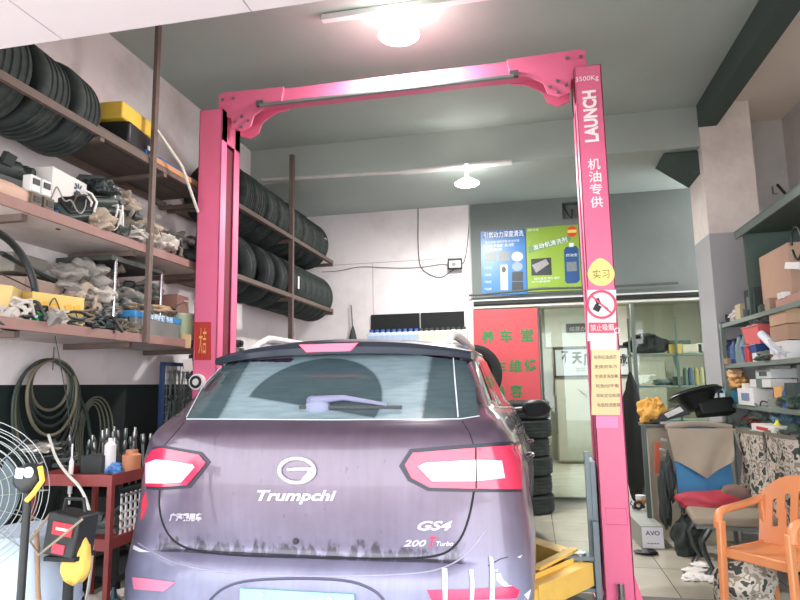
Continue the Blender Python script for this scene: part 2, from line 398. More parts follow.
# glass with a dust film everywhere but where the wiper swept
def window_mat():
    m = mat('rear_glass_dusty', (34, 52, 56), .08, var=.1, coat=.6); nt = m.node_tree; N = nt.nodes; L = nt.links; bs = N['Principled BSDF']
    src = bs.inputs['Base Color'].links[0].from_socket
    g = N.new('ShaderNodeNewGeometry'); pv = hit_px(311, 405)[0]
    sub = N.new('ShaderNodeVectorMath'); sub.operation = 'SUBTRACT'; sub.inputs[1].default_value = pv; L.new(g.outputs['Position'], sub.inputs[0])
    ln = N.new('ShaderNodeVectorMath'); ln.operation = 'LENGTH'; L.new(sub.outputs[0], ln.inputs[0])
    rr = N.new('ShaderNodeMapRange'); rr.inputs[1].default_value = .335; rr.inputs[2].default_value = .35; L.new(ln.outputs['Value'], rr.inputs[0])
    sz = N.new('ShaderNodeSeparateXYZ'); L.new(sub.outputs[0], sz.inputs[0])
    lo = N.new('ShaderNodeMath'); lo.operation = 'MULTIPLY_ADD'; lo.inputs[1].default_value = .15; L.new(sz.outputs[0], lo.inputs[0]); L.new(sz.outputs[2], lo.inputs[2])
    lz = N.new('ShaderNodeMapRange'); lz.inputs[1].default_value = -.004; lz.inputs[2].default_value = -.014; L.new(lo.outputs[0], lz.inputs[0])
    mxx = N.new('ShaderNodeMath'); mxx.operation = 'MAXIMUM'; L.new(rr.outputs[0], mxx.inputs[0]); L.new(lz.outputs[0], mxx.inputs[1]); rr = mxx
    # outer limit of the film: rounded rectangle |x|<.53
    sx = N.new('ShaderNodeSeparateXYZ'); L.new(sub.outputs[0], sx.inputs[0])
    ab = N.new('ShaderNodeMath'); ab.operation = 'ABSOLUTE'; ax = N.new('ShaderNodeMath'); ax.operation = 'ADD'; ax.inputs[1].default_value = -.05; L.new(sx.outputs[0], ax.inputs[0]); L.new(ax.outputs[0], ab.inputs[0])
    ro = N.new('ShaderNodeMapRange'); ro.inputs[1].default_value = .50; ro.inputs[2].default_value = .47; L.new(ab.outputs[0], ro.inputs[0])
    mu = N.new('ShaderNodeMath'); mu.operation = 'MULTIPLY'; L.new(rr.outputs[0], mu.inputs[0]); L.new(ro.outputs[0], mu.inputs[1])
    nz = N.new('ShaderNodeTexNoise'); nz.inputs['Scale'].default_value = 9; nz.inputs['Detail'].default_value = 6
    mp = N.new('ShaderNodeMapping'); mp.inputs['Scale'].default_value = (1, 1, 9); L.new(g.outputs['Position'], mp.inputs[0]); L.new(mp.outputs[0], nz.inputs[0])
    ma = N.new('ShaderNodeMath'); ma.operation = 'MULTIPLY_ADD'; ma.inputs[1].default_value = .36; ma.inputs[2].default_value = .10; L.new(mu.outputs[0], ma.inputs[0])
    mb_ = N.new('ShaderNodeMath'); mb_.operation = 'MULTIPLY'; L.new(ma.outputs[0], mb_.inputs[0])
    nn = N.new('ShaderNodeMath'); nn.operation = 'ADD'; nn.inputs[1].default_value = .5; L.new(nz.outputs[0], nn.inputs[0]); L.new(nn.outputs[0], mb_.inputs[1])
    mx = N.new('ShaderNodeMix'); mx.data_type = 'RGBA'; L.new(mb_.outputs[0], mx.inputs[0]); L.new(src, mx.inputs[6]); mx.inputs[7].default_value = rgb((168, 192, 200)); L.new(mx.outputs[2], bs.inputs['Base Color'])
    ra = N.new('ShaderNodeMath'); ra.operation = 'ADD'; ra.inputs[1].default_value = .05; L.new(mb_.outputs[0], ra.inputs[0]); L.new(ra.outputs[0], bs.inputs['Roughness'])
    return m
WG = window_mat()
win = [(187, 419), (217, 365), (235, 359), (300, 354), (356, 355), (420, 356), (466, 362), (474, 380), (478, 416), (460, 419), (330, 420)]
patch('rear_window', win, cpx, .004, WG, car, 9)
WSEAL_GLARE = C(206, 214, 222, r=.5)
gap('window_seal', [(187, 420), (330, 421), (460, 420), (479, 417)], WSEAL_GLARE, .0022, off=.006)
gap('glass_edge', [(453, 359), (455, 385), (458, 418)], WSEAL_GLARE, .003, off=.006)
gap('glass_edge', [(187, 418), (203, 388), (218, 364)], WSEAL_GLARE, .002, off=.006)  # pale line on the left side is painted glare
# spoiler over the window, with the high brake light in it
SPM = mat('spoiler_paint', (52, 58, 70), .3, .3, var=.15, coat=.4)
def sp_sec(x):
    t = abs(x)/.69; back = .455+.14*t**3.2; z0 = 1.640-.036*t**2.2; z1 = 1.697-.058*t**2.4
    return [(x, back, z0), (x, back-.012, (z0+z1)/2+.003), (x, back+.004, z1), (x, back+.12, z1+.022*(1-t*.5)), (x, back+.40, z1+.042*(1-t*.75)), (x, back+.38, z0-.02), (x, back+.10, z0-.004)]
s_ = MB(); xs = [-.69+1.38*i/36 for i in range(37)]; S = [[W(p) for p in sp_sec(x)] for x in xs]; q = 7
s_.add([p for l in S for p in l], [(k*q+i, k*q+(i+1) % q, (k+1)*q+(i+1) % q, (k+1)*q+i) for k in range(36) for i in range(q)]+[tuple(range(q)), tuple(range(36*q, 37*q))[::-1]])
spo = s_.build('spoiler', SPM, car, w=1, ang=30)
bb = MB(); P = [W((-.155, .436, 1.688)), W((.155, .436, 1.688)), W((.115, .438, 1.648)), W((-.115, .438, 1.648))]
bb.prism(P, (0, .02, .002)); bb.build('brake_light', C(238, 96, 126, r=.25, v=.04), spo, w=1, bevel=.002)
# roof rails
RAIL = C(222, 218, 216, r=.35, v=.05)
for s in (-1, 1):
    mb = MB(); pts = []
    for i in range(25):
        t = i/24; z = 1.70+.062*min(1, math.sin(PI*t)*3.0)**.8; pts.append(W((s*(.56-.02*t), .80+1.6*t, z-.012*(t > .5)*(t-.5)*2)))
    mb.tube(pts, [.028 if 2 < i < 22 else .020 for i in range(25)], 10); mb.build('roof_rail', RAIL, car, w=1)
# lamps
RED = mat('lamp_red_lens', (206, 44, 80), .22, var=.06, scale=30, coat=.8)
LENSW = mat('lamp_white_lens', (214, 198, 206), .2, var=.03, coat=.7)
BEZ = mat('lamp_surround', (46, 46, 58), .4, .2, var=.1)
def lamp(red, white, bez):
    if bez: patch('lamp_surround', bez, cpx, .004, BEZ, car, 8)
    rd = patch('tail_light', red, cpx, .010, RED, car, 7, .012); rd['label'] = 'red tail light with a white reversing band'
    patch('lens', white, cpx, .013, LENSW, rd, 6, .005)
lamp([(147, 461), (154, 450), (163, 448), (200, 455), (207, 463), (188, 485), (160, 486.5), (147, 486)], [(148, 463), (158, 459.5), (194, 464), (196, 467), (183, 482), (160, 483.5), (148, 483)],
     [(147, 459), (154, 447), (164, 445.5), (202, 452), (211, 462), (191, 488), (160, 490), (147, 489)])
lamp([(405, 465), (413, 453), (474, 448), (519, 445), (520, 489), (475, 488.5), (430, 487.5), (412, 478)], [(418, 466), (426, 463), (475, 460), (500, 461), (503, 478), (475, 481), (432, 481)],
     [(399, 466), (410, 449), (474, 444), (520, 441), (521, 492), (475, 492), (428, 491), (408, 481)])
rf = patch('reflector', [(133, 577), (176, 582), (165, 591), (135, 589)], cpx, .006, C(226, 130, 158, r=.3), car, 6); rf['label'] = 'faded pink rear reflector'
patch('reflector', [(427, 590), (470, 589), (512, 586), (519, 590), (516, 598), (432, 601)], cpx, .006, C(222, 52, 92, r=.25), car, 6)
patch('side_reflector', [(146, 492), (143, 500), (141.5, 520), (144, 516), (147, 505)], cpx, .005, C(214, 60, 80, r=.3), car, 4)
# panel gaps
GAP = mat('panel_gap', (22, 22, 28), .8, var=.1)
hl = smooth([(160, 490), (159, 508), (164, 528), (176, 544), (198, 552), (235, 556), (300, 558), (380, 559), (425, 558), (448, 553), (462, 538), (470, 515), (474, 491)])
gap('hatch_gap', hl, GAP, .005)
gap('hatch_gap', [(462, 421), (470, 434), (474, 446)], GAP, .003)
gap('hatch_gap', [(184, 423), (172, 437), (163, 447)], GAP, .003)
gap('hatch_gap', [(475, 448), (475.5, 488)], GAP, .003, off=.012)
gap('bumper_crease', smooth([(138, 543), (152, 552), (180, 566), (240, 575), (330, 577), (420, 574), (450, 566), (470, 552), (486, 530)]), C(150, 148, 170, r=.5), .003)
# text and emblem on the hatch
def surf_text(name, s, px, py, wpx, hpx, m, shear=.25, bold=.0, ext=.003):
    vs, fs = text_data(s, .05, .0, bold, shear)
    x0 = min(v.x for v in vs); x1 = max(v.x for v in vs); y0 = min(v.y for v in vs); y1 = max(v.y for v in vs)
    top = []
    last = Vector((0, 0, 0))
    for v in vs:
        h, nn = hit_px(px+((v.x-x0)/(x1-x0)-.5)*wpx, py-((v.y-y0)/(y1-y0)-.5)*hpx)
        if h is None: h, nn = last, Vector((0, -1, 0))
        last = h; top.append((h, nn))
    K = len(vs); ed = {}
    for f in fs:
        for i in range(len(f)): ed[(f[i], f[(i+1) % len(f)])] = 1
    mb = MB(); mb.add([h+nn*(.001+ext) for h, nn in top]+[h-nn*.002 for h, nn in top], [tuple(f) for f in fs]+[(a+K, c+K, c, a) for (a, c) in ed if (c, a) not in ed])
    return mb.build(name, m, car, w=1)
EMB = mat('emblem_chrome', (206, 202, 214), .35, .4, var=.03)
surf_text('lettering', 'Trumpchi', 297, 497, 79, 14, EMB, .3, .0012)
surf_text('lettering', 'GS4', 435, 525.5, 35, 9.5, EMB, .35, .0012)
surf_text('lettering', '200', 415, 543, 23, 6.5, EMB, .3, .0010)
surf_text('lettering', 'T', 433, 541.5, 7, 10, C(216, 60, 92, r=.3), .3, .002)
surf_text('lettering', 'Turbo', 445, 543.5, 17, 4.5, EMB, .3, .0008)
surf_text('lettering', '广汽乘用车', 186, 517, 33, 8.5, EMB, .2, .0022)
mb = MB(); ring = []
def ep(a, rx, ry, off=.006):
    h, nn = hit_px(297.5+rx*math.cos(a), 470.5+ry*math.sin(a)); return h+nn*off
for i in range(48): ring.append(ep(2*PI*i/48, 17.5, 12))
mb.tube(ring, .0095, 8, True)
mb.tube([hit_px(288, 469.5, .006)[0], hit_px(300, 469, .006)[0], hit_px(314, 469, .006)[0]], .0085, 8)
mb.tube([hit_px(311, 470, .006)[0], hit_px(309, 475, .006)[0], hit_px(304, 480, .006)[0]], .011, 8)
em = mb.build('emblem', EMB, car, w=1); em['label'] = 'oval ring emblem with an inner arm'
k = hit_px(296, 541)[0]
MB().cyl(k+Vector((0, .01, 0)), k+Vector((0, -.010, 0)), .013, n=20).build('lock_button', BLACK, car, w=1, bevel=.002)
# wiper
mb = MB(); a = hit_px(313, 405, .03)[0]; c = hit_px(345, 403, .035)[0]; d = hit_px(388, 408, .02)[0]
h0, n0 = hit_px(313, 405); mb.cyl(h0-n0*.01, h0+n0*.04, .030, .022, n=20)
mb.tube([a, a.lerp(c, .5), c, d], [.020, .018, .013, .008], 8)
wp = mb.build('wiper', C(120, 122, 150, r=.5), car, w=1, bevel=.002)
MB().beam(hit_px(300, 409, .012)[0], hit_px(402, 409, .012)[0], .010, .014).build('wiper_blade', BLACK, wp, w=1)
h0, n0 = hit_px(318, 408); MB().blob(h0+n0*.004, (.062, .03, .05), 2, .05).build('wiper_base', C(122, 130, 152, r=.6), wp, w=1)
# licence plate in its recess
pl = MB(); p0, p1 = at(240, 590.5, y=CY-.012), at(354, 592, y=CY-.012); w_ = (p1-p0).length; cx_ = (p0+p1)/2
pl.box(cx_.x-w_/2, cx_.x+w_/2, CY-.016, CY+.03, cx_.z-.14, cx_.z); pl.build('license_plate', C(140, 186, 198, r=.4), car, w=1, bevel=.004)
for sx in (-.3, .3):
    pc = Vector((cx_.x+w_*sx, CY-.017, cx_.z-.018)); MB().cyl(pc, pc+Vector((0, -.005, 0)), .009, n=12).build('plate_bolt', CHROME, car, w=1)
gap('plate_recess', smooth([(210, 600), (222, 588), (245, 580), (300, 578), (350, 580), (375, 590), (384, 600)]), C(76, 76, 96, r=.5), .006)
# white tape strips and scuffs on the right of the bumper
TAPE = C(240, 236, 226, r=.6, v=.04)
for a in ([(442, 569), (447, 569), (447, 602), (443, 602)], [(469, 570), (472.5, 570), (474, 585), (473, 602), (469.5, 602), (470.5, 585)], [(489, 556), (492, 558), (494, 580), (493.5, 602), (489, 602), (490, 580)]):
    patch('tape_strip', a, cpx, .009, TAPE, car, 6, .004)
SCUF = C(222, 222, 232, r=.7, v=.1)
for a in ([(496, 574), (500, 573), (503, 580), (508, 584), (502, 585), (497, 581)], [(517, 557), (522, 555), (520, 558)], [(500, 583), (512, 586), (506, 588)], [(524, 595), (531, 589), (528, 600)], [(134, 545), (141, 549), (150, 552), (140, 552), (133, 549)], [(495, 570), (498, 569), (497, 572)]):
    patch('scuff', a, cpx, .0015, SCUF, car, 3, .002)
gap('scratch', [(524, 600), (530, 592), (534, 588)], SCUF, .0015)
gap('scratch', [(488, 566), (500, 559), (508, 557)], GAP, .002)
# side glass, door lines, handles, mirrors, wheels (both sides)
SG = mat('side_glass', (30, 38, 40), .06, var=.05, coat=.5)
for s in (-1, 1):
    cs = lambda v, z, s=s: hit_dir((CX+s*2.2, CY+v*CS, z*CS), (-s, 0, 0))
    patch('side_window', [(.72, 1.40), (1.0, 1.37), (1.0, 1.60), (.88, 1.58)], cs, .004, SG, car, .06)
    patch('side_window', [(1.03, 1.36), (1.85, 1.33), (1.85, 1.63), (1.03, 1.61)], cs, .004, SG, car, .08)
    patch('side_window', [(1.90, 1.33), (2.85, 1.27), (2.55, 1.55), (2.2, 1.63), (1.90, 1.635)], cs, .004, SG, car, .08)
    for pl_ in ([(1.0, 1.36), (1.02, .95), (1.32, .72), (1.36, .45)], [(1.87, 1.64), (1.87, .42)], [(3.0, 1.15), (2.98, .5)], [(1.36, .42), (2.98, .42)]):
        gap('door_gap', pl_, GAP, .003, cast=cs, step=.05)
    gap('window_trim', [(.55, 1.37), (1.0, 1.345), (1.87, 1.315), (2.95, 1.235)], CHROME, .008, cast=cs, step=.05)
    gap('drip_moulding', [(.60, 1.60), (.9, 1.645), (1.5, 1.66), (2.2, 1.66), (2.7, 1.5), (3.0, 1.3)], C(70, 70, 80, r=.3), .010, cast=cs, step=.05)
    for v in (1.12, 2.0):
        h, nn = cs(v+.1, 1.06); mb = MB(); mb.tube([h+nn*.005+Vector((0, -.10, 0)), h+nn*.03+Vector((0, -.07, 0)), h+nn*.035, h+nn*.03+Vector((0, .07, 0)), h+nn*.005+Vector((0, .1, 0))], .011, 8); mb.build('door_handle', CHROME, car, w=1)
    h, nn = cs(2.62, 1.27); mr = MB()
    c = Vector((CX+s*1.02, h.y, 1.295)); mr.blob(c, (.115, .08, .075), 3, .03, 3); mr.v = [Vector((p.x, max(p.y, c.y-.055), p.z)) for p in mr.v]
    mo = mr.build('side_mirror', BLACK, car, w=1); MB().tube([Vector((h.x-s*.02, h.y+.02, 1.27)), Vector((CX+s*.98, h.y+.01, 1.29))], .028, 8).build('mirror_arm', BLACK, mo, w=1)
    MB().boxc(c+Vector((0, -.058, 0)), (.15, .006, .09)).build('mirror_glass', mat('mirror_glass_dark', (24, 28, 30), .6, var=.1, spec=.15), mo, w=1)
    for yc in (.93, 3.55):
        c = W((s*.80, yc, .345)); c.z = .345
        prof = [(.20, -.10), (.23, -.105), (.31, -.11), (.338, -.085), (.345, -.05), (.345, .05), (.338, .085), (.31, .11), (.23, .105), (.20, .10)]
        wh = MB().lathe(prof, c, 'x', 40, closed=True).build('wheel', RUBBER, car, w=1)
        rm_ = MB(); rm_.lathe([(.0, s*.075), (.06, s*.08), (.06, s*.05), (.0, s*.05)], c, 'x', 24); rm_.lathe([(.19, -.09), (.205, -.09), (.205, .095), (.19, .095)], c, 'x', 40, closed=True)
        for i in range(5):
            a = 2*PI*i/5; rm_.beam(c+Vector((s*.07, .03*math.cos(a), .03*math.sin(a))), c+Vector((s*.08, .2*math.cos(a), .2*math.sin(a))), .05, .03)
        rm_.build('rim', STEEL, wh, w=1)
        MB().lathe([(0, 0), (.15, 0), (.15, .02), (0, .02)], c-Vector((s*.03, 0, 0)), 'x', 24).build('brake_disc', GREYIRON, wh, w=1)
# ================================================================== THE SETTING
XL, XR, HC, YB, YW, ZS = -3.32, 2.95, 4.45, 6.90, 8.45, 4.0
FRONT = 1.95; ZF = 2.87
def zpaint(name, lo, hi, z, rough=.8, stain=(150, 130, 112), amt=.35):
    """plaster painted in two colours, the line at height z"""
    m = mat(name, hi, rough, var=.05, scale=2, dirt=stain, dirt_amt=amt, dscale=1.1, bump=.05); nt = m.node_tree; N = nt.nodes; L = nt.links; bs = N['Principled BSDF']
    src = bs.inputs['Base Color'].links[0].from_socket; g = N.new('ShaderNodeNewGeometry'); s = N.new('ShaderNodeSeparateXYZ'); L.new(g.outputs['Position'], s.inputs[0])
    c = N.new('ShaderNodeMath'); c.operation = 'GREATER_THAN'; c.inputs[1].default_value = z; L.new(s.outputs[2], c.inputs[0])
    x = N.new('ShaderNodeMix'); x.data_type = 'RGBA'; L.new(c.outputs[0], x.inputs[0]); x.inputs[6].default_value = rgb(lo); L.new(src, x.inputs[7]); L.new(x.outputs[2], bs.inputs['Base Color']); return m
WALLL = zpaint('left_wall_paint', (28, 40, 38), (244, 236, 236), 1.545)
WALLB = mat('white_wall_board', (240, 234, 234), .7, var=.03, scale=2, dirt=(196, 188, 184), dirt_amt=.4, dscale=1.3)
WALLG = mat('grey_wall_paint', (112, 120, 117), .75, var=.06, scale=2, dirt=(140, 146, 140), dirt_amt=.3, dscale=.8)
CEIL = mat('ceiling_paint', (170, 182, 175), .8, var=.10, scale=1.3, dirt=(165, 165, 158), dirt_amt=.35, dscale=.6)
PILLAR = mat('pillar_plaster', (212, 208, 206), .8, var=.04, scale=3, dirt=(168, 168, 166), dirt_amt=.4, dscale=2.5)
DARKC = mat('dark_beam_tone', (66, 80, 74), .85, var=.1, scale=2)  # even dark grey green, darker than the ceiling, for right beam and haunch
SOFF = mat('white_soffit_panel', (214, 204, 207), .5, var=.02)
def tile_mat():
    m = bpy.data.materials.new('floor_tiles'); m.use_nodes = True; N = m.node_tree.nodes; L = m.node_tree.links; b = N['Principled BSDF']; b.inputs['Roughness'].default_value = .22
    g = N.new('ShaderNodeNewGeometry'); t = N.new('ShaderNodeTexBrick'); t.offset = 0; t.inputs['Scale'].default_value = 1; t.inputs['Brick Width'].default_value = .8; t.inputs['Row Height'].default_value = .8; t.inputs['Mortar Size'].default_value = .004
    mp = N.new('ShaderNodeMapping'); mp.inputs['Location'].default_value = (-.16, .05, 0); L.new(g.outputs['Position'], mp.inputs[0]); L.new(mp.outputs[0], t.inputs[0])
    t.inputs['Color1'].default_value = rgb((196, 190, 172)); t.inputs['Color2'].default_value = rgb((204, 198, 180)); t.inputs['Mortar'].default_value = rgb((120, 116, 104))
    nz = N.new('ShaderNodeTexNoise'); nz.inputs['Scale'].default_value = 3; nz.inputs['Detail'].default_value = 8; x = N.new('ShaderNodeMix'); x.data_type = 'RGBA'; x.blend_type = 'MULTIPLY'; x.inputs[0].default_value = .4
    L.new(g.outputs['Position'], nz.inputs[0]); L.new(t.outputs[0], x.inputs[6]); L.new(nz.outputs[0], x.inputs[7]); L.new(x.outputs[2], b.inputs['Base Color']); return m
TILE = tile_mat()
CONC = mat('garage_concrete', (112, 112, 104), .75, var=.2, scale=4, dirt=(66, 66, 62), dirt_amt=.6, dscale=2)
struct('floor', MB().box(XL, XR+.6, 4.85, YW+5.2, -.12, 0), TILE)
struct('ground', MB().box(XL-.3, XR+.3, 1.9, 4.85, -.12, -.002), CONC)
struct('pavement', MB().box(-9, 9, -9, 1.9, -.14, -.01), mat('pavement_concrete', (196, 192, 186), .8, var=.06, scale=3))
struct('ceiling_right', MB().box(2.07, XR+.2, FRONT, YW+.2, HC, HC+.15), mat('cream_ceiling', (236, 224, 208), .8, var=.04, scale=2))
struct('ceiling', MB().box(XL-.2, 2.07, FRONT, YW+.2, HC, HC+.15), CEIL)
struct('wall_left', MB().box(XL-.2, XL, FRONT-.1, YW+.2, 0, HC), WALLL)
struct('wall_right', MB().box(XR, XR+.2, FRONT-.1, 7.55, 0, HC), PILLAR)
struct('wall_back_right', MB().box(2.05, XR+.2, 7.5, 7.7, 0, HC), PILLAR)
struct('beam_back', MB().box(XL, 2.3, YB, YW+.2, ZS, HC), CEIL)
struct('wall_back', MB().box(XL, -.735, YW, YW+.15, 0, ZS), WALLB)
GX = 2.2
mb = MB(); mb.box(-.735, .52, YW, YW+.15, 2.62, ZS); mb.box(.52, .76, YW, YW+.15, 2.62, 3.70); mb.box(.52, .76, YW, YW+.15, 3.93, ZS); mb.box(.76, GX, YW, YW+.15, 2.62, ZS); mb.box(.50, .78, YW+.15, YW+.5, 3.62, 4.0)
struct('wall_back_upper', mb, WALLG)
single('duct_cable', MB().tube([(.55, YW+.1, 3.90), (.60, YW-.01, 3.74), (.64, YW-.01, 3.70), (.66, YW+.1, 3.86)], .008), BLACK, 'black cable looping in the dark hole above the green poster', 'cable')
# pillar with the beam that runs to the street
struct('pillar', MB().box(1.90, 2.40, YB-.03, 7.45, 0, HC), zpaint('pillar_paint', (180, 181, 184), (244, 234, 226), at(735, 232, y=YB-.03).z))
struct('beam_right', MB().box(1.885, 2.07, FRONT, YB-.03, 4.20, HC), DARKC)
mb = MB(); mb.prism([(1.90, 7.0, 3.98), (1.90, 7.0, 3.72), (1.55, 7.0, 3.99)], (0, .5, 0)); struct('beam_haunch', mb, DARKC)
# street front: lintel and its white soffit
mb = MB(); mb.box(XL-.2, XR+.2, FRONT-.12, FRONT, ZF+.02, HC+.15); struct('wall_front', mb, PILLAR)
mb = MB()
for i in range(9):
    x0 = -3.40+i*.80+.055
    mb.box(x0+.002, x0+.798, -.6, FRONT, ZF, ZF+.03)
struct('soffit', mb, SOFF, bevel=.002)
mb = MB(); mb.cyl((-1.76, 1.64, ZF), (-1.76, 1.64, ZF-.012), .022); single('recessed_spotlight', mb, GREYIRON, 'small round fitting set in the white soffit over the entrance', 'light fitting')
# joints and cap strip on the white wall boards
mb = MB()
for x in (-2.15, -1.42): mb.box(x-.004, x+.004, YW-.004, YW, 2.45, 3.25)
mb.box(-2.9, -.74, YW-.004, YW, 3.245, 3.253); mb.box(-.755, -.735, YW-.02, YW, 2.5, ZS)
struct('trim_1', mb, C(176, 172, 172))
# glass partition
FR = mat('partition_frame', (214, 214, 208), .4, .1, var=.05); FRD = mat('dark_rail', (30, 34, 34), .6)
w = struct('window_1', MB().box(-.735, GX, YW-.03, YW+.12, 2.575, 2.62), FRD)
mb = MB(); mb.box(-.735, GX, YW-.04, YW+.1, 2.52, 2.545); mb.box(-.735, GX, YW-.04, YW+.1, 2.62, 2.64); mb.box(-.79, -.725, YW-.05, YW+.1, 0, 2.62); mb.build('window_frame', FR, w)
mb = MB()
for x in (.11, 1.33): mb.box(x-.02, x+.02, YW-.02, YW+.05, 0, 2.52)
mb.build('mullion', C(96, 108, 102, r=.4), w)
for x0, x1 in ((-.725, .09), (1.35, GX-.02)):
    MB().box(x0, x1, YW+.005, YW+.013, .03, 2.52).build('pane', GLASS, w)
d = struct('door_1', MB().box(.14, .17, YW+.03, YW+.07, .02, 2.5), C(90, 100, 96, r=.4)); MB().box(.17, .75, YW+.045, YW+.053, .02, 2.5).build('pane', GLASS, d)
MB().box(.14, .75, YW+.03, YW+.07, 0, .035).build('bottom_rail', C(90, 100, 96, r=.4), d)
# pelmet pipe over the partition
single('partition_pipe', MB().tube([(-.78, YW-.08, 2.70), (.2, YW-.10, 2.745), (1.0, YW-.09, 2.73), (1.9, YW-.08, 2.74)], .016), GREYIRON, 'thin grey pipe along the wall just above the glass partition', 'pipe')
# inner room behind the glass
YI = YW+4.6
INW = mat('inner_room_paint', (190, 188, 172), .7, var=.03)
struct('wall_inner_back', MB().box(-1.6, 3.4, YI, YI+.1, 0, 3.2), INW)
struct('wall_inner_left', MB().box(-1.6, -1.5, YW+.15, YI, 0, 3.2), INW)
struct('wall_inner_right', MB().box(3.3, 3.4, YW+.15, YI, 0, 3.2), INW)
struct('ceiling_inner', MB().box(-1.6, 3.4, YW+.15, YI+.1, 3.0, 3.2), INW)
# ================================================================== LIGHT
wd = bpy.data.worlds.new('world'); sc.world = wd; wd.use_nodes = True; bg = wd.node_tree.nodes['Background']; bg.inputs[0].default_value = (.93, .95, 1.0, 1); bg.inputs[1].default_value = 4.4
def lampfix(label, pos, r, power, tube, cat='lamp', drop=.14):
    t = thing('ceiling_lamp', label, cat, pos); x, y, z = 0, 0, 0
    MB().lathe([(0, .02), (.045, .02), (.05, .045), (.03, .085), (.022, .13), (0, .13)], (0, 0, 0), 'z', 24).build('lamp_holder', WHITE, t)
    pr = [(0, -.02), (r*.5, -.018), (r*.85, -.008), (r, .006), (r*.9, .018), (r*.5, .022), (0, .022)]
    MB().lathe(pr, (0, 0, 0), 'z', 32).build('lamp_disc', mat('lit_lamp', (255, 252, 248), .5, var=0, emit=22), t)
    mb = MB()
    for i in range(10):
        a = 2*PI*i/10; mb.beam((.03*math.cos(a), .03*math.sin(a), .07), (r*.8*math.cos(a), r*.8*math.sin(a), .02), .004, .02)
    mb.build('heat_fin', WHITE, t)
    ld = bpy.data.lights.new('bulb_light', 'AREA'); ld.shape = 'DISK'; ld.size = r*2; ld.energy = power; ld.color = (1, .98, .95); lo = bpy.data.objects.new('bulb_light', ld); COL.objects.link(lo); lo.parent = t; lo.location = (0, 0, -.03); lo['kind'] = 'helper'
    pdt = bpy.data.lights.new('bulb_glow', 'POINT'); pdt.shadow_soft_size = .06; pdt.energy = power*.10; po = bpy.data.objects.new('bulb_glow', pdt); COL.objects.link(po); po.parent = t; po.location = (0, 0, -.12)
    return t
lampfix('round white lamp lit under the ceiling close to the entrance', at(399, 36, y=4.42), .16, 60, None)
lampfix('round white lamp lit at the far end below the beam pipe', at(467, 184, y=6.80), .14, 75, None)
p0, p1 = at(322, 19, z=HC-.03), at(520, -10, z=HC-.03)
t = thing('batten_fixture', 'slim white lamp batten fixed to the ceiling above the big lamp', 'light fitting', p0)
mb = MB(); mb.beam(p0, (p1.x, p0.y, HC-.03), .06, .05); mb.build('batten', WHITE, t, w=1, bevel=.005)
mb = MB(); q = at(399, 15, y=4.42); mb.tube([(q.x, 4.42, 4.40), (q.x, 4.42, at(399, 20, y=4.42).z)], .012); mb.build('drop_rod', WHITE, t, w=1)
PIPE = C(206, 204, 200, r=.4)
mb = MB(); a = at(262, 180, y=YB-.04); b_ = at(512, 162, y=YB-.04); m_ = at(405, 172, y=YB-.04)
mb.tube([a, m_], .022); mb.tube([m_, b_], .034, 10); mb.cyl(m_-Vector((.05, 0, 0)), m_+Vector((.02, 0, 0)), .03)
single('ceiling_pipe', mb, PIPE, 'white pipe running along the lower edge of the back beam', 'pipe')
q = at(467, 168, y=YB-.05); mb = MB(); mb.tube([(q.x, q.y-.03, q.z), (q.x, 6.80, at(467, 176, y=6.8).z)], .012); mb.cyl(q+Vector((0, -.06, 0)), q+Vector((0, 0, 0)), .04)
single('lamp_bracket', mb, WHITE, 'small white bracket on the beam pipe that holds the far lamp', 'bracket')
# lamp of the inner room
t = thing('inner_lamp', 'bright tube lamp on the ceiling of the glass-walled inner room', 'lamp', (.9, 10.6, 2.93))
MB().box(-.6, .6, -.04, .04, -.02, .07).build('tube_light', mat('lit_tube', (255, 250, 240), .5, var=0, emit=14), t)
ld = bpy.data.lights.new('tube_glow', 'AREA'); ld.shape = 'RECTANGLE'; ld.size = 1.2; ld.size_y = .1; ld.energy = 95; lo = bpy.data.objects.new('tube_glow', ld); COL.objects.link(lo); lo.location = (.9, 10.6, 2.88)
# ================================================================== THE LIFT
lift = thing('two_post_lift', 'pink two-post car lift with a crossbeam over the dusty car', 'car lift', (-1.02, 4.73, 0))
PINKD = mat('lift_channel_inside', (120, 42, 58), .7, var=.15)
LX0, LX1, RX0, RX1, YP, YQ, ZT = -2.672, -2.462, .424, .618, 4.56, 4.90, 3.86
def post(x0, x1, inner):      # a C-shaped column, open towards the car
    o = 1 if inner > 0 else -1; xi = x1 if inner > 0 else x0; xo = x0 if inner > 0 else x1
    mb = MB(); th = .012
    mb.box(min(xo, xo+o*th), max(xo, xo+o*th), YP, YQ, 0, ZT)
    mb.box(x0, x1, YP, YP+th, 0, ZT); mb.box(x0, x1, YQ-th, YQ, 0, ZT)
    mb.box(min(xi, xi-o*th), max(xi, xi-o*th), YP, YP+.10, 0, ZT); mb.box(min(xi, xi-o*th), max(xi, xi-o*th), YQ-.10, YQ, 0, ZT)
    mb.box(x0, x1, YP, YQ, ZT-.01, ZT); mb.box(min(xi, xi-o*th), max(xi, xi-o*th), YP, YQ, ZT-.28, ZT)
    return mb
pl_ = post(LX0, LX1, 1).build('post', PINK, lift, w=1, bevel=.004); pr_ = post(RX0, RX1, -1).build('post', PINK, lift, w=1, bevel=.004)
for p_, x0, x1 in ((pl_, LX0, LX1), (pr_, RX0, RX1)):
    MB().box(x0+.02, x1-.02, YP+.10, YQ-.10, .3, ZT-.3).build('slide_rail', PINKD, p_, w=1)
    MB().box(x0-.06, x1+.06, YP-.06, YQ+.06, 0, .03).build('base_plate', PINK, p_, w=1)
mb = MB(); mb.prism([(RX1, YP+.02, .22), (RX1+.055, YP+.02, .03), (RX1, YP+.02, .03)], (0, .28, 0)); mb.build('base_gusset', PINK, pr_, w=1)
